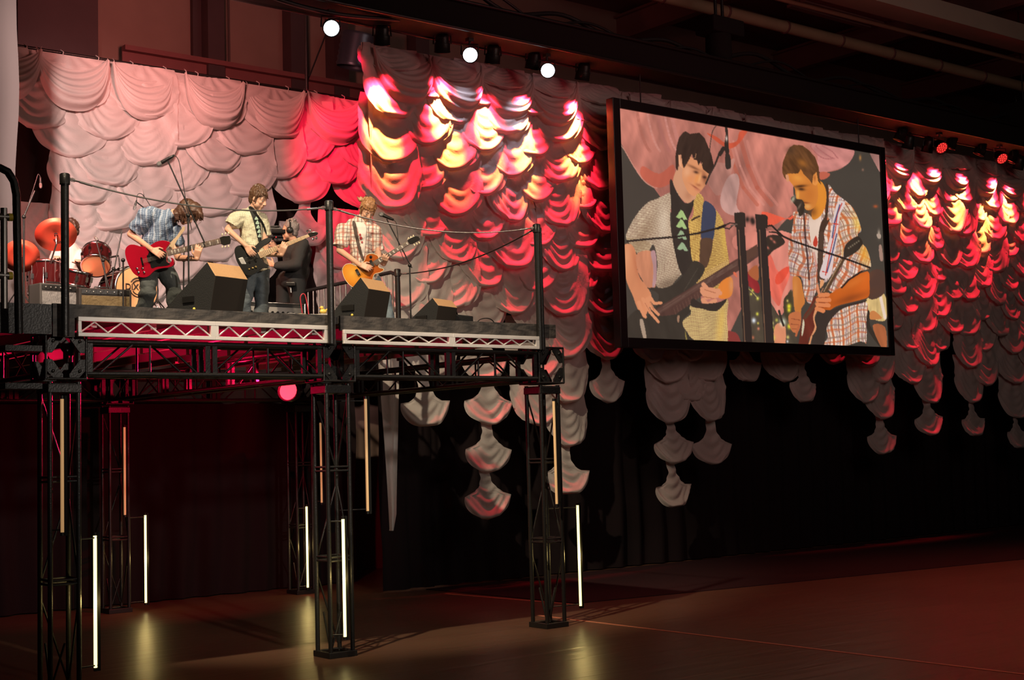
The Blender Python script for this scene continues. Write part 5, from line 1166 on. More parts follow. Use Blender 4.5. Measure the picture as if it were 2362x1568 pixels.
frus(m_, shR_, P(262, 525, -.10), .085, .088); cap(m_, shR_, P(290, 500, -.09), .08, .075); frus(m_, shL_, P(625, 640, .15), .078, .08)
bshirt = blob(m_, 'shirt', cream, b1, .008, 4, wr=(.0048, 24, 13))
tee = mat('black_tshirt', (.02, .022, .02), .85, bump=.3, bscale=30)
te = cloth_panel(bshirt, [(440, 308), (505, 335), (552, 430), (578, 560), (584, 720), (560, 715), (528, 590), (490, 450)], c7, .006, 't_shirt', tee, b1)
tm = mat('mint_print', (.45, .62, .48), .7)
for k in range(5):
    x, y = 531+k*9, 440+k*48; cloth_panel(bshirt, [(x-20, y+16), (x-4, y-16), (x+4, y-20), (x+22, y+14), (x+4, y+20)], c7, .012, 'tree_print', tm, b1, .3)
cloth_panel(bshirt, [(440, 300), (458, 296), (600, 480), (640, 600), (628, 606), (585, 500)], c7, .014, 'guitar_strap', BLACKM, b1)
m_ = MB(); cap(m_, P(515, 1000, .03), P(515, 930, .03), .125, .12); 
for h_, k_, a_ in ((hipR, kneR, ankR), (hipL, kneL, ankL)): frus(m_, h_, k_, .098, .078); cap(m_, h_, k_, .092, .072); frus(m_, k_, a_-Vector((0, 0, .06)), .078, .088)
blob(m_, 'jeans', denim, b1, .009, 4, wr=(.005, 22, 15))
hair_blob(b1, headc, FB_, 1.08, dk, 60, 1.0, 21); shoes(b1, [ankR, ankL], [(.3, -.9), (.5, -.8)], SHOE)

# ---------------------------------------------------------------- right guitarist
DR = D_of((4.25, 1.5, 4.3)); P = mk(DR, c8)
base = P(480, 1500); p3 = empty('person', (base.x, base.y, DECK), 'person with sandy hair in a red and white plaid shirt playing the sunburst guitar', 'person')
headc = P(508, 268, 0); shR_, shL_ = P(245, 470, -.02), P(590, 480, .06); elR, wrR = P(205, 700, -.05), P(430, 860, -.28); elL, wrL = P(640, 800, .06), P(690, 852, -.20)
hipR, hipL = P(400, 1000, 0), P(540, 1000, .06); kneR, ankR = P(440, 1230, -.08), floorpt(P, 420, .0, .09); kneL, ankL = P(695, 1200, .0), floorpt(P, 755, .04, .09)
m_ = MB(); FP = head_frame(cam_r*.34-cam_f*.68-UPZ*.62, UPZ+cam_r*.1); add_head(m_, headc, FP, 1.04)
cap(m_, P(480, 320, .04), P(440, 410, .05), .050, .055); cap(m_, P(470, 980, .04), P(450, 800, .04), .12, .10); cap(m_, P(450, 800, .04), P(430, 560, .04), .10, .125); cap(m_, shR_, shL_, .05, .05)
chain(m_, [shR_, elR, wrR], [.050, .040, .027]); chain(m_, [shL_, elL, wrL], [.048, .038, .026])
add_hand(m_, wrR, P(560, 900, -.32)-wrR, -cam_f+UPZ*.35, UPZ*.9+cam_r*.1, .6); add_hand(m_, wrL, P(716, 735, -.36)-wrL, -cam_f, -cam_r, .55)
chain(m_, [hipR, kneR, ankR], [.075, .052, .038]); chain(m_, [hipL, kneL, ankL], [.075, .052, .038])
blob(m_, 'body', SKIN, p3, .0065, 3); sandy = mat('sandy_hair', (.36, .17, .07), .45, noise=.5, nscale=40, bump=.35, bscale=45)
face_parts(p3, headc, FP, 1.04, sandy)
plaid = lines_mat('red_plaid', (.74, .66, .58), [('x', .085, .24, 0, (.42, .09, .05), .72), ('x', .085, .10, .45, (.10, .08, .09), .75), ('z', .095, .20, .1, (.42, .12, .07), .55), ('z', .095, .12, .55, (.14, .12, .12), .6), ('x', .028, .12, .1, (.45, .15, .10), .4)])
m_ = MB(); cap(m_, P(430, 500, .04), P(440, 780, .04), .14, .125); frus(m_, P(440, 780, .04), P(520, 1050, .05), .13, .16, flat=(cam_f, .85)); cap(m_, shR_, shL_, .080, .075); cap(m_, P(340, 430, .02), P(530, 430, .05), .08, .07); cap(m_, P(420, 370, .05), P(450, 390, .05), .07, .07)
frus(m_, shR_, P(212, 655, -.05), .085, .092); cap(m_, shR_, P(222, 610, -.04), .08, .08); frus(m_, shL_, P(622, 700, .10), .078, .082)
pshirt = blob(m_, 'shirt', plaid, p3, .008, 4, wr=(.0048, 24, 23))
te = cloth_panel(pshirt, [(385, 395), (470, 400), (500, 440), (500, 540), (488, 640), (476, 760), (455, 740), (432, 600), (405, 480)], c8, .006, 't_shirt', mat('white_tshirt', (.72, .66, .60), .85), p3)
for x, y, a_, b_ in ((430, 530, 12, 16), (440, 565, 16, 20), (452, 610, 10, 14)): cloth_panel(pshirt, [(x-a_, y), (x, y-b_), (x+a_, y), (x, y+b_)], c8, .011, 'red_print', mat('red_print', (.40, .04, .04), .7), p3, .3)
cloth_panel(pshirt, [(345, 392), (378, 392), (402, 520), (440, 690), (472, 790), (452, 800), (412, 700), (372, 540)], c8, .014, 'guitar_strap', mat('brown_strap', (.07, .045, .035), .7), p3)
m_ = MB(); cap(m_, P(470, 1000, .04), P(470, 930, .04), .125, .12)
for h_, k_, a_ in ((hipR, kneR, ankR), (hipL, kneL, ankL)): frus(m_, h_, k_, .098, .078); cap(m_, h_, k_, .092, .072); frus(m_, k_, a_-Vector((0, 0, .06)), .078, .086)
blob(m_, 'jeans', mat('light_denim', (.17, .22, .25), .85, noise=.4, nscale=14, bump=.3, bscale=30), p3, .009, 4, wr=(.005, 22, 25))
hair_blob(p3, headc, FP, 1.08, sandy, 55, .9, 31); shoes(p3, [ankR, ankL], [(-.1, -.9), (.4, -.8)], SHOE)
m_ = MB(); [cap(m_, P(430+18*k, 150, 0), P(400+22*k+(k % 2)*10, 112, 0), .022, .006, 8) for k in range(5)]; blob(m_, 'hair_tuft', sandy, p3, .006, 1)

# ---------------------------------------------------------------- camera operator
DC = D_of((3.95, 3.3, 4.3)); P = mk(DC, c7)
base = P(930, 1500); c1 = empty('person', (base.x, base.y, DECK), 'grey-haired person in black with headphones filming between the two right-hand players', 'person')
blk = mat('black_sweatshirt', (.022, .020, .021), .85, bump=.3, bscale=20); blkt = mat('black_trousers', (.012, .012, .014), .85)
headc = P(895, 585, 0); m_ = MB(); FC = head_frame(-cam_r*.95-cam_f*.15-UPZ*.05); add_head(m_, headc, FC, 1.05)
shA, shB_ = P(1030, 745, -.05), P(900, 770, .16); elA, wrA = P(960, 950, -.22), P(720, 960, -.22); elB, wrB = P(800, 830, .20), P(740, 760, .10)
cap(m_, P(920, 660, 0), P(960, 740, .04), .055, .06); cap(m_, P(940, 1100, .04), P(980, 820, .04), .13, .14)
chain(m_, [shA, elA, wrA], [.055, .042, .028]); chain(m_, [shB_, elB, wrB], [.055, .042, .028]); add_hand(m_, wrA, P(660, 930, -.20)-wrA, -cam_f, UPZ, .7); add_hand(m_, wrB, P(690, 690, .06)-wrB, -cam_f, -cam_r, .9)
hA, hB = P(960, 1110, -.04), P(850, 1110, .10); kA, aA = P(980, 1330, -.06), floorpt(P, 990, 0, .09); kB, aB = P(830, 1330, .1), floorpt(P, 800, .12, .09)
chain(m_, [hA, kA, aA], [.08, .055, .04]); chain(m_, [hB, kB, aB], [.08, .055, .04]); blob(m_, 'body', SKIN2, c1, .0075, 3)
m_ = MB(); cap(m_, P(950, 1090, .04), P(985, 830, .04), .165, .185); cap(m_, shA, shB_, .10, .10); cap(m_, P(940, 720, .04), P(990, 760, .04), .10, .14); chain(m_, [shA, elA, P(760, 965, -.22)], [.095, .082, .055]); chain(m_, [shB_, elB, P(765, 790, .12)], [.09, .075, .055])
blob(m_, 'sweatshirt', blk, c1, .010, 4, wr=(.006, 18, 33))
m_ = MB(); cap(m_, P(905, 1120, .03), P(950, 1130, .03), .15, .16)
for h_, k_, a_ in ((hA, kA, aA), (hB, kB, aB)): frus(m_, h_, k_, .125, .10); cap(m_, h_, k_, .11, .09); frus(m_, k_, a_-Vector((0, 0, .06)), .10, .10)
blob(m_, 'trousers', blkt, c1, .011, 4); grey = mat('grey_hair', (.22, .18, .17), .5, noise=.5, nscale=40, bump=.35, bscale=45)
hair_blob(c1, headc, FC, 1.06, grey, 40, .8, 41, fringe=False); shoes(c1, [aA, aB], [(-.8, -.3), (-.8, -.3)], SHOE, 1.1)
f_, u_, r_ = FC; hp = empty('headphones', headc, 'black headphones worn by the camera operator', 'headphones')
m_ = MB(); m_.path([headc+(r_*math.cos(a)*.105+u_*(.02+math.sin(a)*.125)-f_*.01) for a in np.linspace(0, math.pi, 13)], .010, 8); m_.build('headband', BLACKM, hp)
for s_ in (-1, 1): MB().lathe([(.001, -.012), (.042, -.012), (.046, 0), (.040, .018), (.001, .020)], headc+r_*s_*.098, r_*s_, 16).build('ear_cup', BLACK, hp)
m_ = MB(); m_.box(P(912, 1165, -.18), (.12, .05, .12), M3); pk = m_.build('belt_pack', BLACK, c1, bevel=.01)
vc = empty('video_camera', P(720, 610, 0), 'black shoulder video camera with viewfinder held at the operator\'s eye', 'video camera')
m_ = MB(); R = M3.copy(); m_.box(P(740, 605, .06), (.30, .13, .14), R); m_.box(P(790, 650, .06), (.16, .12, .10), R); m_.build('camera_body', BLACK, vc, bevel=.012)
cx_ = P(660, 610, .06); MB().lathe([(.001, 0), (.045, 0), (.05, .02), (.05, .09), (.06, .10), (.062, .14), (.050, .14), (.048, .12), (.001, .12)], cx_, -cam_r*.95-cam_f*.3, 18).build('lens', BLACK, vc)
MB().tube(P(700, 590, -.05), P(850, 590, -.05), .03, 12).build('viewfinder', BLACKM, vc); MB().path([P(680, 560, .05), P(690, 535, .05), P(780, 530, .05), P(800, 565, .05)], .012, 8).build('handle', BLACK, vc)
for x, y, mm in ((745, 650, LENS_R), (700, 700, CHROME)): MB().sphere(P(x, y, -.03), .008, 8).build('indicator', mm, vc)
chain_ = [P(900, 1200, -.17), P(905, 1260, -.18)]; MB().tube(chain_[0], chain_[1], .016, 8).build('key_fob', CHROME, c1)

RZ_ = DECK+.31
# ---------------------------------------------------------------- drummer, mostly hidden behind cymbal and post
c1f = lambda x, y: (x/3.563, 340+y/3.563)
DD_ = D_of((1.95, 4.6, 4.6)); P = mk(DD_, c1f)
dr = empty('person', (P(560, 1100).x, P(560, 1100).y, 3.8), 'person in a pale shirt seated at the drums behind the red cymbal', 'person')
headc = P(585, 690, 0); FD = head_frame(-cam_r*.3-cam_f*.8-UPZ*.3); m_ = MB(); add_head(m_, headc, FD, 1.0); cap(m_, P(585, 760, .03), P(570, 830, .04), .05, .055); cap(m_, P(560, 1080, .05), P(565, 880, .05), .12, .12)
a1, a2_, a3 = P(480, 880, 0), P(420, 1000, -.15), P(460, 930, -.35); chain(m_, [a1, a2_, a3], [.05, .038, .026]); add_hand(m_, a3, P(470, 880, -.45)-a3, UPZ, cam_r, .9)
b1_, b2_, b3 = P(650, 890, .05), P(680, 1010, -.1), P(640, 960, -.3); chain(m_, [b1_, b2_, b3], [.05, .038, .026]); add_hand(m_, b3, P(640, 900, -.42)-b3, UPZ, -cam_r, .9)
for s_ in (-1, 1): chain(m_, [P(560+s_*40, 1090, .05), P(560+s_*90, 1060, -.35), P(560+s_*90, 1220, -.38)], [.08, .055, .04])
blob(m_, 'body', SKIN, dr, .0085, 3); m_ = MB(); cap(m_, P(560, 1080, .05), P(565, 870, .05), .15, .155); cap(m_, a1, b1_, .085, .085); frus(m_, a1, P(445, 950, -.08), .085, .08); frus(m_, b1_, P(668, 960, -.04), .085, .08)
blob(m_, 'shirt', mat('pale_shirt', (.70, .62, .56), .8), dr, .010, 4, wr=(.005, 20, 51))
m_ = MB()
for s_ in (-1, 1): chain(m_, [P(560+s_*40, 1090, .05), P(560+s_*90, 1060, -.35), P(560+s_*90, 1220, -.38)], [.10, .08, .07])
blob(m_, 'trousers', blkt, dr, .011, 3)
sp = P(560, 1110, .05); so = empty('drum_stool', (sp.x, sp.y, RZ_), 'round black drum stool under the seated drummer', 'stool'); MB().lathe([(.001, sp.z-.12), (.16, sp.z-.12), (.17, sp.z-.16), (.15, sp.z-.20), (.001, sp.z-.20)], (sp.x, sp.y, 0), None, 20).build('seat', BLACKM, so); MB().tube((sp.x, sp.y, RZ_+.1), (sp.x, sp.y, sp.z-.18), .02, 8).build('pole', STEEL, so)
for a_ in (0, 2.1, 4.2): MB().tube((sp.x, sp.y, RZ_+.2), (sp.x+.2*math.cos(a_), sp.y+.2*math.sin(a_), RZ_+.012), .010, 6).build('leg', STEEL, so)
hair_blob(dr, headc, FD, 1.08, brown, 50, 1.2, 61)
# ================================================================ guitars
WOODN = mat('rosewood_board', (.16, .10, .075), .5, noise=.3, nscale=20); MAPLE = mat('maple_neck', (.72, .50, .30), .4, coat=.4); PEARL = mat('pearl_inlay', (.80, .74, .66), .35)
PEG = mat('cream_peg', (.72, .62, .42), .4); HEADB = mat('headstock_black', (.02, .018, .016), .25, coat=.6)
def line_pt(a, b, t): return (a[0]+(b[0]-a[0])*t, a[1]+(b[1]-a[1])*t)
def neck(root, D, cf, a0, a1, b0, b1_, mt, frets, inlays, th=.022, fr_m=STEEL, kx=0):
    """a0-a1 upper edge, b0-b1 lower edge, from body to nut (photo crop coordinates)"""
    pts = [cf(*a0), cf(*a1), cf(*b1_), cf(*b0)]
    nk = slab(root, 'neck', D-.012, pts, th, mt, bev=.003, sm=1)
    m_ = MB(); n_ = MB()
    for k in range(1, frets+1):
        t = 1-(1-2**(-k/12.0))/(1-2**(-frets/12.0))*.97; t = 1-t*1.0 if False else t
        p, q = cf(*line_pt(a0, a1, t)), cf(*line_pt(b0, b1_, t)); m_.tube(at(*p, D=D-.015), at(*q, D=D-.015), .0016, 5)
        if k in inlays:
            t2 = t+.02; c = line_pt(line_pt(a0, a1, t2), line_pt(b0, b1_, t2), .5); w1 = line_pt(c, line_pt(a0, a1, t2), .6); w2 = line_pt(c, line_pt(b0, b1_, t2), .6); e1 = (w1[0]+13*1.0, w1[1]-5); e2 = (w2[0]+13, w2[1]-5)
            n_ = MB(); n_.prism([at(*cf(*z), D=D-.0145) for z in (w1, e1, e2, w2)], fw*.004); n_.build('inlay', PEARL, nk)
    m_.build('fret', fr_m, nk); 
    return nk
def strings(root, D, cf, a, b, spread0, spread1, n, m=STEEL):
    m_ = MB(); dx, dy = b[0]-a[0], b[1]-a[1]; L_ = math.hypot(dx, dy); nx, ny = -dy/L_, dx/L_
    for k in range(n):
        s_ = k/(n-1)-.5; m_.tube(at(*cf(a[0]+nx*s_*spread0, a[1]+ny*s_*spread0), D=D-.022), at(*cf(b[0]+nx*s_*spread1, b[1]+ny*s_*spread1), D=D-.020), .0010, 4)
    return m_.build('strings', m, root)
# red double-cut guitar
D = DG-.24; rc = mat('cherry_red', (.30, .004, .016), .22, coat=.8, noise=.15, nscale=6)
p0 = at(*c6(430, 880), D=D); gr = empty('electric_guitar', p0, 'cherry red double-horned electric guitar held by the bent-over player', 'guitar')
slab(gr, 'guitar_body', D, [c6(*p) for p in [(148, 800), (160, 740), (205, 703), (270, 702), (340, 722), (430, 720), (520, 668), (600, 650), (672, 662), (690, 684), (660, 720), (640, 760), (648, 800), (652, 850), (655, 900), (690, 918), (712, 890), (700, 860), (722, 868), (740, 915), (728, 950), (680, 975), (600, 985), (520, 1005), (470, 1045), (430, 1082), (370, 1098), (305, 1082), (250, 1045), (200, 965), (165, 880)]], .042, rc, sm=3)
slab(gr, 'pickguard', D-.003, [c6(*p) for p in [(440, 790), (520, 740), (640, 790), (645, 850), (650, 905), (690, 935), (640, 955), (540, 965), (470, 985), (450, 930), (420, 860)]], .006, mat('black_plate', (.01, .01, .01), .25), bev=.001, sm=3)
neck(gr, D, c6, (650, 772), (1290, 622), (668, 838), (1305, 690), WOODN, 20, (1, 3, 5, 7, 9, 12, 15, 17, 19))
slab(gr, 'headstock', D-.008, [c6(*p) for p in [(1285, 618), (1330, 598), (1410, 592), (1424, 640), (1415, 690), (1340, 712), (1302, 692)]], .018, HEADB, bev=.003, sm=1)
for k in range(3):
    for s_ in (-1, 1):
        x = 1318+38*k; y0, y1 = (610-8*k, 585-8*k) if s_ < 0 else (698-4*k, 722-4*k); m_ = MB().tube(at(*c6(x, (y0+y1)/2), D=D), at(*c6(x+3, y1), D=D), .004, 6); m_.sphere(at(*c6(x+4, y1+s_*8), D=D), .010, 8, (1, .6, 1.4)); m_.build('tuning_peg', PEG, gr)
for x, y in ((295, 988), (362, 986), (312, 1034), (380, 1033)): MB().lathe([(.013, -.004), (.012, .010), (.009, .013), (.001, .013)], at(*c6(x, y), D=D), -fw, 12).build('knob', CHROME, gr)
for x in (430, 560): m_ = MB(); m_.box(at(*c6(x+10, 870 if x < 500 else 800), D=D-.006), (.035, .075, .012), M3 @ Matrix.Rotation(.24, 3, 'Z')); m_.build('pickup', CHROME if x < 500 else BLACK, gr)
strings(gr, D, c6, (360, 900), (1300, 655), 44, 40, 6)
m_ = MB().box(at(*c6(355, 903), D=D-.008), (.018, .085, .012), M3 @ Matrix.Rotation(.24, 3, 'Z')); m_.build('bridge', CHROME, gr)
st = mat('tan_strap', (.50, .36, .22), .6)
cableS = lambda pts, w, nm, mt, root: MB().path(pts, w, 6).build(nm, mt, root)
slab(gr, 'strap', DG-.16, [c6(*p) for p in [(690, 680), (770, 600), (850, 480), (870, 520), (780, 640), (720, 750), (680, 760)]], .006, st, bev=.001, sm=2)
# black bass
D = DB-.25; bk = mat('black_gloss', (.008, .008, .008), .12, coat=1.0)
p0 = at(*c7(450, 880), D=D); gb = empty('bass_guitar', p0, 'black bass guitar with a pale maple neck held by the player in the cream shirt', 'bass guitar')
slab(gb, 'guitar_body', D, [c7(*p) for p in [(288, 800), (310, 752), (365, 738), (420, 750), (470, 770), (520, 742), (560, 705), (620, 668), (672, 655), (692, 668), (668, 705), (605, 752), (560, 790), (560, 830), (590, 880), (612, 925), (655, 955), (665, 975), (640, 990), (590, 992), (550, 1020), (500, 1055), (450, 1070), (408, 1058), (375, 1015), (335, 955), (305, 890)]], .042, bk, sm=3, kx=0, ky=-.0016, y0=590, bev=.009)
neck(gb, D-.004, c7, (540, 818), (1095, 618), (575, 880), (1112, 645), MAPLE, 20, (), fr_m=STEEL)
slab(gb, 'headstock', D-.008, [c7(*p) for p in [(1088, 618), (1120, 598), (1170, 590), (1205, 602), (1190, 628), (1150, 640), (1112, 650)]], .018, HEADB, bev=.003, sm=2)
for x, y in ((1088, 585), (1118, 572), (1150, 672), (1185, 660)): m_ = MB().tube(at(*c7(x+8, y+(20 if y < 600 else -20)), D=D), at(*c7(x, y), D=D), .005, 6); m_.sphere(at(*c7(x, y), D=D), .017, 8, (1.0, .5, .9)); m_.build('tuning_peg', CHROME, gb)
m_ = MB().prism([at(*c7(*p), D=D-.03) for p in [(330, 882), (376, 868), (424, 952), (378, 968)]], fw*.03); m_.build('bridge_cover', mat('bright_chrome', (.9, .88, .84), .35, .6), gb, bevel=.004)
for x, y in ((445, 905), (512, 890)): m_ = MB(); m_.box(at(*c7(x, y), D=D-.03), (.018, .06, .014), M3 @ Matrix.Rotation(.36, 3, 'Z')); m_.build('pickup', CHROME, gb)
for x, y in ((450, 1000), (488, 988), (524, 975)): MB().lathe([(.012, -.004), (.012, .014), (.001, .016)], at(*c7(x, y), D=D-.045), -fw, 12).build('knob', mat('brass_knob', (.8, .62, .25), .25, 1), gb)
strings(gb, D-.02, c7, (370, 918), (1100, 632), 44, 18, 4)
# sunburst single-cut
def burst():
    m = bpy.data.materials.new('sunburst_finish'); m.use_nodes = True; nt = m.node_tree; b = nt.nodes['Principled BSDF']; tc = nt.nodes.new('ShaderNodeTexCoord'); g_ = nt.nodes.new('ShaderNodeTexNoise'); g_.inputs['Scale'].default_value = 9
    ln = nt.nodes.new('ShaderNodeVectorMath'); ln.operation = 'LENGTH'; sc_ = nt.nodes.new('ShaderNodeVectorMath'); sc_.operation = 'MULTIPLY'; sc_.inputs[1].default_value = (1, 1, 1.0); nt.links.new(tc.outputs['Object'], sc_.inputs[0]); nt.links.new(sc_.outputs[0], ln.inputs[0]); nt.links.new(tc.outputs['Object'], g_.inputs['Vector'])
    r_ = nt.nodes.new('ShaderNodeValToRGB'); e = r_.color_ramp.elements; e[0].position = .03; e[0].color = (.85, .42, .06, 1); e[1].position = .23; e[1].color = (.42, .095, .015, 1); e2 = r_.color_ramp.elements.new(.13); e2.color = (.75, .28, .03, 1)
    ad = nt.nodes.new('ShaderNodeMath'); ad.operation = 'MULTIPLY_ADD'; ad.inputs[1].default_value = .05; nt.links.new(g_.outputs['Fac'], ad.inputs[0]); nt.links.new(ln.outputs['Value'], ad.inputs[2]); nt.links.new(ad.outputs[0], r_.inputs[0]); nt.links.new(r_.outputs[0], b.inputs['Base Color'])
    b.inputs['Roughness'].default_value = .22; b.inputs['Coat Weight'].default_value = .8; return m
D = DR-.25; p0 = at(*c8(350, 950), D=D); gs = empty('electric_guitar', p0, 'amber sunburst single-cut electric guitar held by the player in the plaid shirt', 'guitar')
O_ = [(236, 920), (262, 862), (320, 845), (380, 868), (430, 862), (478, 810), (502, 752), (560, 735), (618, 756), (636, 790), (648, 830), (630, 868), (645, 892), (682, 900), (686, 920), (650, 942), (590, 960), (572, 1000), (560, 1050), (500, 1090), (430, 1112), (370, 1108), (318, 1080), (262, 1010)]
gbdy = slab(gs, 'guitar_body', D, [c8(*p) for p in O_], .045, burst(), sm=4)
m_ = MB(); m_.path([at(*c8(*p), D=D-.001) for p in (lambda q_: q_+q_[:1])(smooth_pts(O_, 4))], .0035, 5); m_.build('binding', mat('cream_binding', (.78, .66, .42), .4), gbdy)
neck(gs, D, c8, (570, 822), (948, 597), (606, 868), (975, 632), WOODN, 20, (1, 3, 5, 7, 9, 12, 15, 17))
slab(gs, 'headstock', D-.008, [c8(*p) for p in [(946, 596), (985, 562), (1035, 540), (1070, 548), (1090, 580), (1060, 600), (1000, 632), (975, 634)]], .018, HEADB, bev=.003, sm=1)
for k in range(3):
    for s_ in (-1, 1):
        x, y = (962+26*k, 568-13*k) if s_ < 0 else (1028+26*k, 642-12*k); m_ = MB().tube(at(*c8(x+14*-s_*-1 if s_ < 0 else x-14, y+(16 if s_ < 0 else -16)), D=D), at(*c8(x, y), D=D), .004, 6); m_.sphere(at(*c8(x, y), D=D), .011, 8, (1, .6, 1.3)); m_.build('tuning_peg', PEG, gs)
for x, y in ((405, 940), (560, 840)): m_ = MB(); m_.box(at(*c8(x, y), D=D-.008), (.032, .078, .014), M3 @ Matrix.Rotation(.52, 3, 'Z')); m_.build('pickup', BLACK, gs)
MB().lathe([(.018, -.002), (.018, .004), (.006, .006), (.005, .018), (.001, .02)], at(*c8(548, 773), D=D), -fw, 12).build('switch', BLACK, gs)
strings(gs, D, c8, (380, 960), (960, 615), 40, 34, 6)

# ================================================================ wedges
WB = mat('wedge_carpet_black', (.011, .011, .011), .85, bump=.3, bscale=80); WT = mat('wedge_top_painted_lit', (.50, .29, .14), .7, noise=.12, nscale=60, bump=.2, bscale=70)  # tan top paints lamp light into the colour; cabinet is one material
def monitor(corner, ang, w, d, h, label, k=1.0):
    """corner: near bottom edge between side panel and back panel; ang: direction (about Z) of the side panel running away to the left"""
    c = Vector((corner[0], corner[1], DECK)); s = Vector((math.cos(ang), math.sin(ang), 0)); b = Vector((math.cos(ang-math.pi/2), math.sin(ang-math.pi/2), 0))
    if b.x < 0: b = -b
    prof = [(0, 0), (d, 0), (d+.01, h*.22), (.02, h), (-.17*h, h*.73)]
    e = empty('floor_monitor', c, label, 'stage monitor')
    vs = [c+s*a+Vector((0, 0, z)) for a, z in prof]; n = len(prof); vs2 = [v+b*w for v in vs]
    m_ = MB(); V_ = vs+vs2; fs = [tuple(range(n)), tuple(range(n, 2*n))[::-1]]+[(i, n+i, n+(i+1) % n, (i+1) % n) for i in range(n)]
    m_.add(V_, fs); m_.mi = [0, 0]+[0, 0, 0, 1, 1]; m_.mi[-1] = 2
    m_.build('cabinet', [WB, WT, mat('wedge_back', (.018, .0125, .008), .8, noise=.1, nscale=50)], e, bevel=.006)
    g_ = MB(); p0, p1 = prof[2], prof[3]; dn = Vector((p1[0]-p0[0], 0, p1[1]-p0[1])).normalized()
    A_ = [c+s*(p0[0]+(p1[0]-p0[0])*t)+Vector((0, 0, p0[1]+(p1[1]-p0[1])*t))+b*w*u for t, u in ((.05, .06), (.95, .06), (.95, .94), (.05, .94))]
    nn = (A_[1]-A_[0]).cross(A_[3]-A_[0]).normalized(); nn = nn if nn.z > 0 else -nn
    g_.prism([a+nn*.001 for a in A_], nn*.008); g_.build('grille', mat('grille_black', (.02, .02, .02), .5, .5), e)
    h_ = MB(); q = c+s*d*.45+Vector((0, 0, h*.35)); h_.box(q-b*.001, (.16, .03, .06), Matrix((s, b, Vector((0, 0, 1)))).transposed()); h_.build('side_handle', BLACK, e)
    j = MB().sphere(c+s*d*.30-b*.02+Vector((0, 0, .09)), .016, 8); j.build('cable_plug', mat('yellow_plug', (.8, .62, .1), .4), e)
    return e

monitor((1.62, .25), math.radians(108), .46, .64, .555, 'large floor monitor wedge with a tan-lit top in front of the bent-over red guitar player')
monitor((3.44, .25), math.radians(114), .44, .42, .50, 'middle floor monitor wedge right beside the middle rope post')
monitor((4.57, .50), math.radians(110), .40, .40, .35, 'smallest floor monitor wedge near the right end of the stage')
m3 = tag(MB().box((5.15, .95, DECK+.10), (.42, .34, .20), Matrix.Rotation(.3, 3, 'Z')).build('gear_case', WB, bevel=.015), 'low black case just right of the smallest wedge', 'case')
cable([(5.0, .3, DECK+.01), (5.1, .32, DECK+.10), (5.28, .35, DECK+.11), (5.42, .4, DECK+.01)], .006, None, 'black cable loop standing up beside the low black case', 'cable')

# ================================================================ drum riser, amps, drums
cM = mat('riser_white', (.50, .46, .42), .6, noise=.1, nscale=8)
rz = empty('drum_riser', (.6, 2.7, DECK), 'low white-sided riser carrying the drum kit', 'riser')
MB().box2((.2, 2.72, DECK+.27), (3.9, 5.4, DECK+.31)).build('riser_top', BLACKM, rz); MB().box2((.22, 2.70, DECK), (3.88, 2.74, DECK+.27)).build('front_panel', cM, rz)
MB().box2((3.84, 2.74, DECK), (3.88, 5.3, DECK+.27)).build('side_panel', cM, rz); MB().box2((.22, 2.74, DECK), (.26, 5.3, DECK+.27)).build('side_panel', cM, rz)
m_ = MB().box2((.3, 2.690, DECK+.16), (3.8, 2.699, DECK+.172)); m_.build('groove', BLACKM, rz)
RZ = DECK+.31
def ampbox(c, dims, ang, body, grille, label, corner=None, nlog=False):
    R = Matrix.Rotation(ang, 3, 'Z'); c = Vector(c)
    e = empty('guitar_amplifier', c, label, 'amplifier'); MB().box(c+Vector((0, 0, dims[2]/2)), dims, R).build('cabinet', body, e, bevel=.012)
    f = R @ Vector((0, -1, 0)); MB().box(c+f*(dims[1]/2+.004)+Vector((0, 0, dims[2]*.44)), (dims[0]*.90, .012, dims[2]*.76), R).build('grille', grille, e)
    MB().box(c+f*(dims[1]/2+.002)+Vector((0, 0, dims[2]*.91)), (dims[0]*.90, .014, dims[2]*.10), R).build('control_panel', CHROME if nlog else BLACK, e)
    m_ = MB()
    for k in range(6): m_.lathe([(.010, 0), (.009, .015), (.001, .016)], c+f*(dims[1]/2+.008)+R @ Vector((dims[0]*(-.36+.13*k), 0, dims[2]*.91)), f, 8)
    m_.build('knob_row', STEEL, e)
    MB().path([c+R @ Vector((-.09, 0, dims[2]+.0)), c+R @ Vector((-.08, 0, dims[2]+.03)), c+R @ Vector((.08, 0, dims[2]+.03)), c+R @ Vector((.09, 0, dims[2]+.0))], .008, 6).build('handle', BLACK, e)
    return e
def weave(name, a, b_):
    return lines_mat(name, a, [('x', .012, .5, 0, b_, .8), ('z', .012, .5, 0, b_, .8)], .8)
p = at(115, 700, Y=2.45); ampbox((p.x-.02, 2.3, DECK), (.44, .26, .50), .15, mat('grey_tolex', (.05, .045, .04), .7), weave('silver_grille', (.28, .265, .25), (.14, .135, .13)), 'small amplifier with silver-grey grille at the left, under the red cymbal')
p = at(215, 700, Y=2.3); ampbox((p.x+.06, 2.2, DECK), (.58, .28, .46), -.1, mat('brown_tolex', (.018, .013, .010), .7), weave('gold_grille', (.17, .12, .05), (.11, .075, .03)), 'wide amplifier with gold-brown grille in front of the drums')
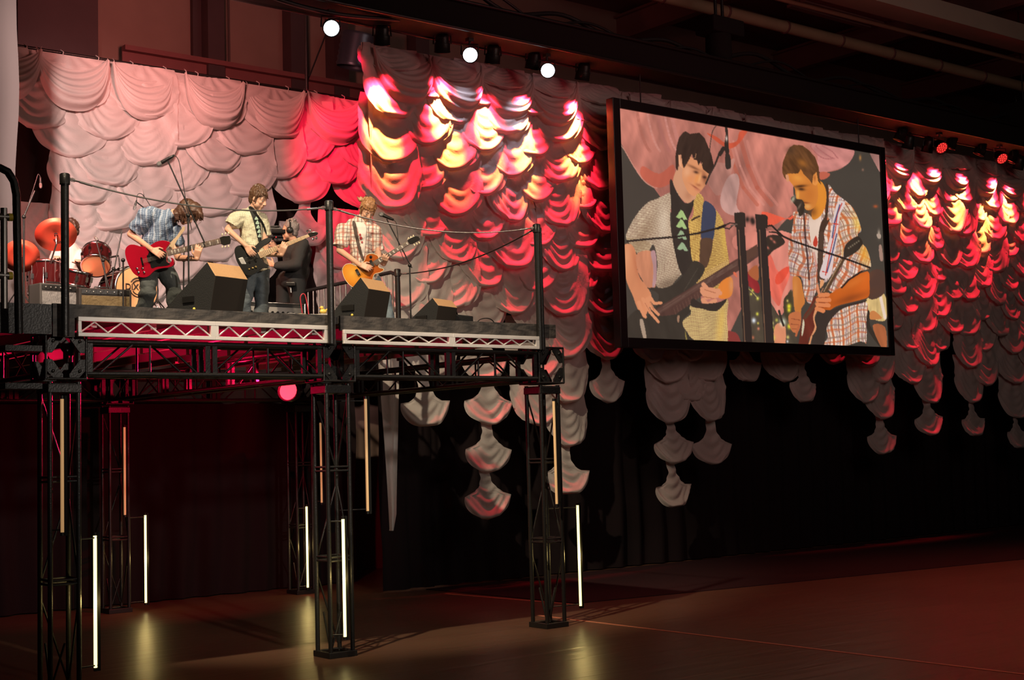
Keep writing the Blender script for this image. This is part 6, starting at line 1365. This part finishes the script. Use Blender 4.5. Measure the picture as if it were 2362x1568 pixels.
def amp_head():
    p = at(620, 715, Y=2.35); c = Vector((p.x, 2.35, DECK)); e = empty('amplifier_head', c, 'silver-faced amplifier head in a chrome-cornered rack behind the bass player', 'amplifier')
    MB().box(c+Vector((-.03, 0, .20)), (.86, .34, .40)).build('rack', mat('rack_black', (.03, .028, .026), .5), e, bevel=.01); MB().box(c+Vector((-.03, -.174, .29)), (.78, .012, .13)).build('face_plate', mat('brushed_face', (.5, .48, .44), .35, .9), e)
    MB().box(c+Vector((-.03, -.174, .12)), (.78, .012, .14)).build('lower_plate', mat('dark_face', (.09, .085, .08), .4, .6), e)
    m_ = MB(); [m_.lathe([(.014, 0), (.012, .018), (.001, .02)], c+Vector((-.33+.07*k, -.182, .29)), (0, -1, 0), 10) for k in range(9)]; m_.build('knob_row', BLACK, e)
    for s_ in (-1, 1): m_ = MB().tube(c+Vector((-.03+s_*.43, -.17, 0)), c+Vector((-.03+s_*.43, -.17, .41)), .012, 6); m_.build('corner_trim', CHROME, e)
    m_ = MB().tube(c+Vector((-.46, -.17, .405)), c+Vector((.40, -.17, .405)), .010, 6); m_.build('corner_trim', CHROME, e)
amp_head()
# pedal board with a yellow duck
c = Vector((at(705, 730, Y=1.1).x, 1.1, DECK)); e = empty('pedal_board', c, 'pale pedal board with effect pedals at the stage edge left of the middle wedge', 'pedal board')
MB().box(c+Vector((0, 0, .055)), (.62, .34, .11)).build('case', mat('pedal_case', (.40, .36, .33), .5), e, bevel=.008)
for k in range(4): MB().box(c+Vector((-.22+.14*k, -.02, .135)), (.09, .12, .05)).build('pedal', [mat('pedal_grey', (.3, .3, .3), .4), mat('pedal_cream', (.55, .45, .3), .4)][k % 2], e, bevel=.005)
dk_ = empty('rubber_duck', c+Vector((.17, -.1, .16)), 'small yellow rubber duck sitting on the pedal board', 'rubber duck'); q = c+Vector((.17, -.1, .19)); yl = mat('duck_yellow', (.85, .60, .12), .35); m_ = MB(); m_.sphere(q, .034, 12, (1.3, 1, .85)); m_.sphere(q+Vector((-.018, 0, .042)), .023, 10); cap(m_, q+Vector((.03, 0, .01)), q+Vector((.055, 0, .03)), .014, .006); blob(m_, 'duck_body', yl, dk_, .004, 1)
MB().lathe([(.009, 0), (.004, .014), (.001, .015)], q+Vector((-.038, -.004, .040)), (-1, -.1, -.1), 8).build('beak', mat('duck_orange', (.85, .25, .03), .4), dk_)
cable([c+Vector((-.1, -.1, .16)), c+Vector((-.12, -.1, .34)), c+Vector((-.07, -.12, .36)), c+Vector((-.05, -.17, .10))], .006, None, 'red cable looping up from the pedal board', 'cable', m=mat('red_cable', (.5, .02, .04), .4))
# amp-like flat case right of the post
tag(MB().box((3.35, .75, DECK+.06), (.50, .30, .12), Matrix.Rotation(.1, 3, 'Z')).build('flat_case', mat('pale_case', (.45, .41, .36), .6), bevel=.01), 'flat pale case lying at the foot of the middle wedge', 'case')

SHELLR = mat('drum_wine_gloss', (.045, .008, .008), .12, .3, coat=1.0, noise=.3, nscale=9); HEADT = mat('drum_head_tan', (.58, .30, .13), .5, noise=.08, nscale=5); HEADW = mat('drum_head_white', (.7, .66, .62), .5)
def drum(c, axis, r, depth, label, head_front, logo=False, lugs=8, name='drum', legs=None):
    c = Vector(c); A = Vector(axis).normalized(); e = empty(name, c, label, 'drum')
    MB().lathe([(r, -depth/2), (r, depth/2)], c, A, 36).build('shell', SHELLR, e)
    for s_ in (-1, 1):
        MB().lathe([(r*1.0, s_*depth/2-.018), (r*1.045, s_*depth/2-.018), (r*1.045, s_*depth/2+.012), (r*.985, s_*depth/2+.012)], c, A, 36).build('hoop', CHROME, e)
        MB().lathe([(.0005, s_*depth/2+.003), (r*.99, s_*depth/2+.001)], c, A, 36).build('drum_head', head_front if s_ > 0 else HEADW, e)
    q = Vector((0, 0, 1)) if abs(A.z) < .9 else Vector((1, 0, 0)); x = A.cross(q).normalized(); y = A.cross(x)
    for k in range(lugs):
        a = 6.283*(k+.5)/lugs; d = x*math.cos(a)+y*math.sin(a); m_ = MB(); m_.tube(c+d*(r*1.05)-A*depth*.52, c+d*(r*1.05)+A*depth*.52, .005, 6); m_.box(c+d*(r*1.03), (.03, .03, .06), Matrix((x, y, A)).transposed()); m_.build('lug', CHROME, e)
    return e, c, A, x, y
# drums: front head toward the audience
p = at(222, 598, Y=3.25); drum(p, (-.30, -.62, -.72), .165, .24, 'wine-red rack tom with a tan lower head, above the bass drum', HEADT, name='rack_tom')
p = at(108, 648, Y=3.5); e_, c_, A_, x_, y_ = drum((p.x, 3.5, RZ+.42), (0, .05, 1), .21, .36, 'wine-red floor tom at the left of the kit, red rimmed', HEADW, name='floor_tom')
for a in (0, 2.1, 4.2): d = Vector((math.cos(a), math.sin(a), 0)); MB().path([c_+d*.225+Vector((0, 0, .1)), c_+d*.225-Vector((0, 0, .40)), c_+d*.25-Vector((0, 0, .42))], .007, 6).build('leg', CHROME, e_)
p = at(190, 640, Y=3.2); drum((p.x-.05, 3.25, p.z), (.1, -.2, .95), .16, .16, 'shallow snare drum between the floor tom and the rack tom', HEADW, name='snare_drum')
p = at(318, 668, Y=3.2); e_, c_, A_, x_, y_ = drum((p.x-.10, 3.25, RZ+.285), (.10, -1, .02), .275, .40, 'bass drum with a tan front head lettered DIXON behind the bent player', HEADT, lugs=8, name='bass_drum')
for s_ in (-1, 1): MB().tube(c_+Vector((s_*.24, -.1, -.1)), c_+Vector((s_*.34, -.22, -.285)), .008, 6).build('spur', CHROME, e_)
MB().path([c_+Vector((-.10, .0, .28)), c_+Vector((-.12, 0, .42)), at(222, 598, Y=3.25)+Vector((0, .1, 0))], .013, 8).build('tom_arm', CHROME, e_)
ink = mat('drum_ink', (.03, .02, .015), .5)
def text_on(s, c, right, upv, size, mt, parent, name='lettering'):
    cu = bpy.data.curves.new('t', 'FONT'); cu.body = s; cu.size = size; cu.align_x = 'CENTER'; cu.align_y = 'CENTER'; cu.extrude = .0008; cu.offset = size*.012
    o = bpy.data.objects.new('t', cu); col.objects.link(o); dg = bpy.context.evaluated_depsgraph_get(); dg.update(); me = bpy.data.meshes.new_from_object(o.evaluated_get(dg)); bpy.data.objects.remove(o)
    R = Vector(right).normalized(); U_ = Vector(upv); U_ = (U_-R*U_.dot(R)).normalized(); N_ = R.cross(U_); Mx = Matrix((R, U_, N_)).transposed()
    inv = (Matrix.Translation(wloc(parent)) @ wrot(parent)).inverted()
    for v in me.vertices: v.co = inv @ (Vector(c)+Mx @ v.co)
    me.materials.clear(); me.materials.append(mt); ob = bpy.data.objects.new(name, me); col.objects.link(ob); ob.parent = parent; return ob
hc = c_+A_*.206; rr_ = Vector((1, .10, 0)); lc = hc+rr_.normalized()*.02+Vector((0, 0, .02))
text_on('DIXON', lc-Vector((0, .003, 0)), rr_, (0, 0, 1), .105, ink, e_)
m_ = MB()
for r1 in (.085, .115):
    for a0, a1 in ((.55, 2.6), (3.7, 5.75)):
        pts = [lc+rr_.normalized()*math.cos(a0+(a1-a0)*t/14)*r1+Vector((0, -.002, math.sin(a0+(a1-a0)*t/14)*r1)) for t in range(15)]; m_.path(pts, .006, 5)
m_.build('ring_logo', ink, e_)
# cymbals
CYR = mat('cymbal_bronze_red_lit', (.62, .11, .055), .48, .6, noise=.12, nscale=5)  # bronze shifted to red, putting the red stage light into the colour
def cymbal(c, nrm, r, label, stand_to=None):
    c = Vector(c); n = Vector(nrm).normalized(); e = empty('cymbal', c, label, 'cymbal')
    cy = MB().lathe([(.0005, .030), (.022, .028), (.038, .016), (r*.5, .008), (r, -.010), (r*.5, .005), (.036, .012), (.0005, .026)], c, n, 40); d_ = cy.build('disc', CYR, e)
    m_ = MB(); m_.lathe([(.014, .03), (.014, .045), (.006, .05), (.006, .07), (.001, .07)], c, n, 12); m_.lathe([(.02, -.03), (.02, .0)], c, n, 12); m_.build('felt', BLACKM, e)
    if stand_to is not None:
        s_ = Vector(stand_to); m_ = MB(); m_.path([c-n*.02, c-n*.12+Vector((0, 0, -.05)), Vector((s_.x, s_.y, c.z-.35)), s_], .010, 8); m_.build('boom', CHROME, e); f_ = MB()
        for a in (0, 2.1, 4.2): f_.tube(s_+Vector((0, 0, .28)), s_+Vector((math.cos(a)*.24, math.sin(a)*.24, .01)), .008, 6); 
        f_.build('tripod_foot', CHROME, e); MB().tube(Vector((s_.x, s_.y, s_.z+.05)), Vector((s_.x, s_.y, c.z-.38)), .016, 8).build('stand', CHROME, e)
    return e, c, n
p = at(129, 540, Y=3.2); vd = (CAM-p).normalized(); nn = (-vd+Vector((0, 0, .80))-rt*.05).normalized()
e_, c_, n_ = cymbal(p, nn, .235, 'big cymbal glowing red beside the front left rope post', (p.x-.03, p.y+.12, RZ))
R_ = (rt+UPZ*.1).normalized(); U_ = n_.cross(R_) if n_.cross(R_).z > 0 else R_.cross(n_)
text_on('SABIAN', c_-n_*.014-U_*.10-R_*.02, R_-UPZ*.42, U_, .075, ink, e_)
p = at(48, 590, Y=3.4); cymbal(p, (CAM-p).normalized()*-.8+Vector((0, 0, .4)), .21, 'second red cymbal cut off at the far left behind the gate', (p.x, p.y+.1, RZ))

# ---------------------------------------------------------------- microphones and stands
MICG = mat('mic_mesh', (.35, .34, .33), .35, .9, bump=.6, bscale=400)
def mic(a, b, label, stand=None, boom=None, cord=None, name='microphone', ball=.026):
    """a head end, b tail end"""
    a = Vector(a); b = Vector(b); d = (b-a).normalized(); e = empty(name, a, label, 'microphone')
    MB().lathe([(.0005, -.004), (ball*.7, .004), (ball, .022), (ball*.96, .045), (ball*.75, .055)], a, d, 16).build('grille', MICG, e)
    L_ = (b-a).length; MB().lathe([(ball*.75, .055), (ball*.80, .065), (ball*.62, L_*.8), (ball*.45, L_), (.001, L_)], a, d, 14).build('body', BLACK, e)
    if cord: cable([b]+[Vector(c) for c in cord], .0045, e)
    return e
def stand(base, top, boom, label, foot='tripod', name='microphone_stand', r=.010):
    base = Vector(base); top = Vector(top); e = empty(name, base, label, 'microphone stand')
    MB().tube(base+Vector((0, 0, .12)), top, r, 8).build('pole', BLACK, e); m_ = MB().sphere(top, .024, 10); m_.build('clutch', BLACK, e)
    if boom: MB().tube(Vector(boom[0]), Vector(boom[1]), r*.8, 8).build('boom_arm', BLACK, e); 
    f_ = MB()
    for k in range(3):
        a = 2.1*k+.4; f_.tube(base+Vector((0, 0, .16)), base+Vector((math.cos(a)*.2, math.sin(a)*.2, .012)), .008, 6)
    f_.build('tripod_foot', BLACK, e); return e
# vocal mic over the bent player
Dm = DG-.30
a = at(362, 381, D=Dm); b = at(402, 358, D=Dm); mic(a, b, 'black microphone on the long boom high above the bent-over player', cord=[at(412, 370, D=Dm), at(420, 410, D=Dm), at(430, 470, D=Dm), at(442, 530, D=Dm)])
tp = at(434, 497, D=Dm); stand((tp.x, tp.y, DECK), tp, (at(385, 366, D=Dm), at(472, 560, D=Dm)), 'tall boom stand crossing in front of the bent-over player')
# overhead drum mic
a = at(309, 484, Y=3.0); b = at(315, 462, Y=3.0); mic(a, b, 'slim black drum microphone pointing down left of the blue shirt', cord=[at(318, 448, Y=3.0), at(330, 450, Y=3.0), at(350, 480, Y=3.0)], ball=.018)
tp = at(362, 505, Y=3.0); stand((tp.x, tp.y, RZ), tp, (at(315, 466, Y=3.0), at(375, 512, Y=3.0)), 'thin overhead boom stand hidden behind the bent-over player')
# snare mic and stand near tom
a = at(218, 545, Y=2.8); b = at(226, 556, Y=2.8); mic(a, b, 'small clip microphone at the top of the rack tom', ball=.018)
tp = at(238, 600, Y=2.75); bs = at(262, 690, Y=2.6); stand((bs.x, 2.66, DECK), tp, (at(222, 556, Y=2.8), at(252, 665, Y=2.7)), 'crossed short microphone stand in front of the rack tom')
tp = at(279, 545, Y=2.5); bs = at(248, 690, Y=2.4); stand((bs.x, 2.4, DECK), at(262, 620, Y=2.45), (at(281, 535, Y=2.5), at(254, 665, Y=2.45)), 'slanting microphone stand left of the red guitar')
# guitar amp mic on a straight stand front
bs = at(284, 700, Y=1.9); stand((bs.x, 1.9, DECK), at(284, 600, Y=1.9), None, 'straight black stand in front of the bass drum')
# left stand
tp = at(55, 500, Y=2.2); stand((tp.x, 2.2, DECK), tp, (tp, at(80, 440, Y=2.2)), 'slim microphone stand at the left beside the pale curtain', r=.012)
a = at(94, 434, Y=2.2); b = at(93, 408, Y=2.2); mic(a, b, 'slim silver microphone hanging at the left beside the dark drape', cord=[at(88, 402, Y=2.2), at(82, 420, Y=2.2), at(66, 470, Y=2.2), at(56, 500, Y=2.2)], ball=.016)
MB().tube(at(80, 440, Y=2.2), at(93, 415, Y=2.2), .006, 6)
# right vocal mic
Dm = DR+.25
a = at(874, 492, D=Dm); b = at(908, 507, D=Dm); mic(a, b, 'microphone with silver grille at the face of the plaid-shirted player', cord=[at(914, 515, D=Dm), at(917, 540, D=Dm), at(921, 570, D=Dm), at(932, 600, D=Dm)], ball=.029)
tp = at(945, 612, D=Dm); stand((tp.x, tp.y, DECK), tp, (at(892, 505, D=Dm), at(950, 618, D=Dm)), 'boom microphone stand rising beside the rear rope post')
bs = at(422, 700, Y=2.2); stand((bs.x, 2.2, DECK), at(424, 600, Y=2.2), (at(424, 600, Y=2.2), at(425, 555, Y=2.2)), 'thin stand seen between the legs and the large wedge')
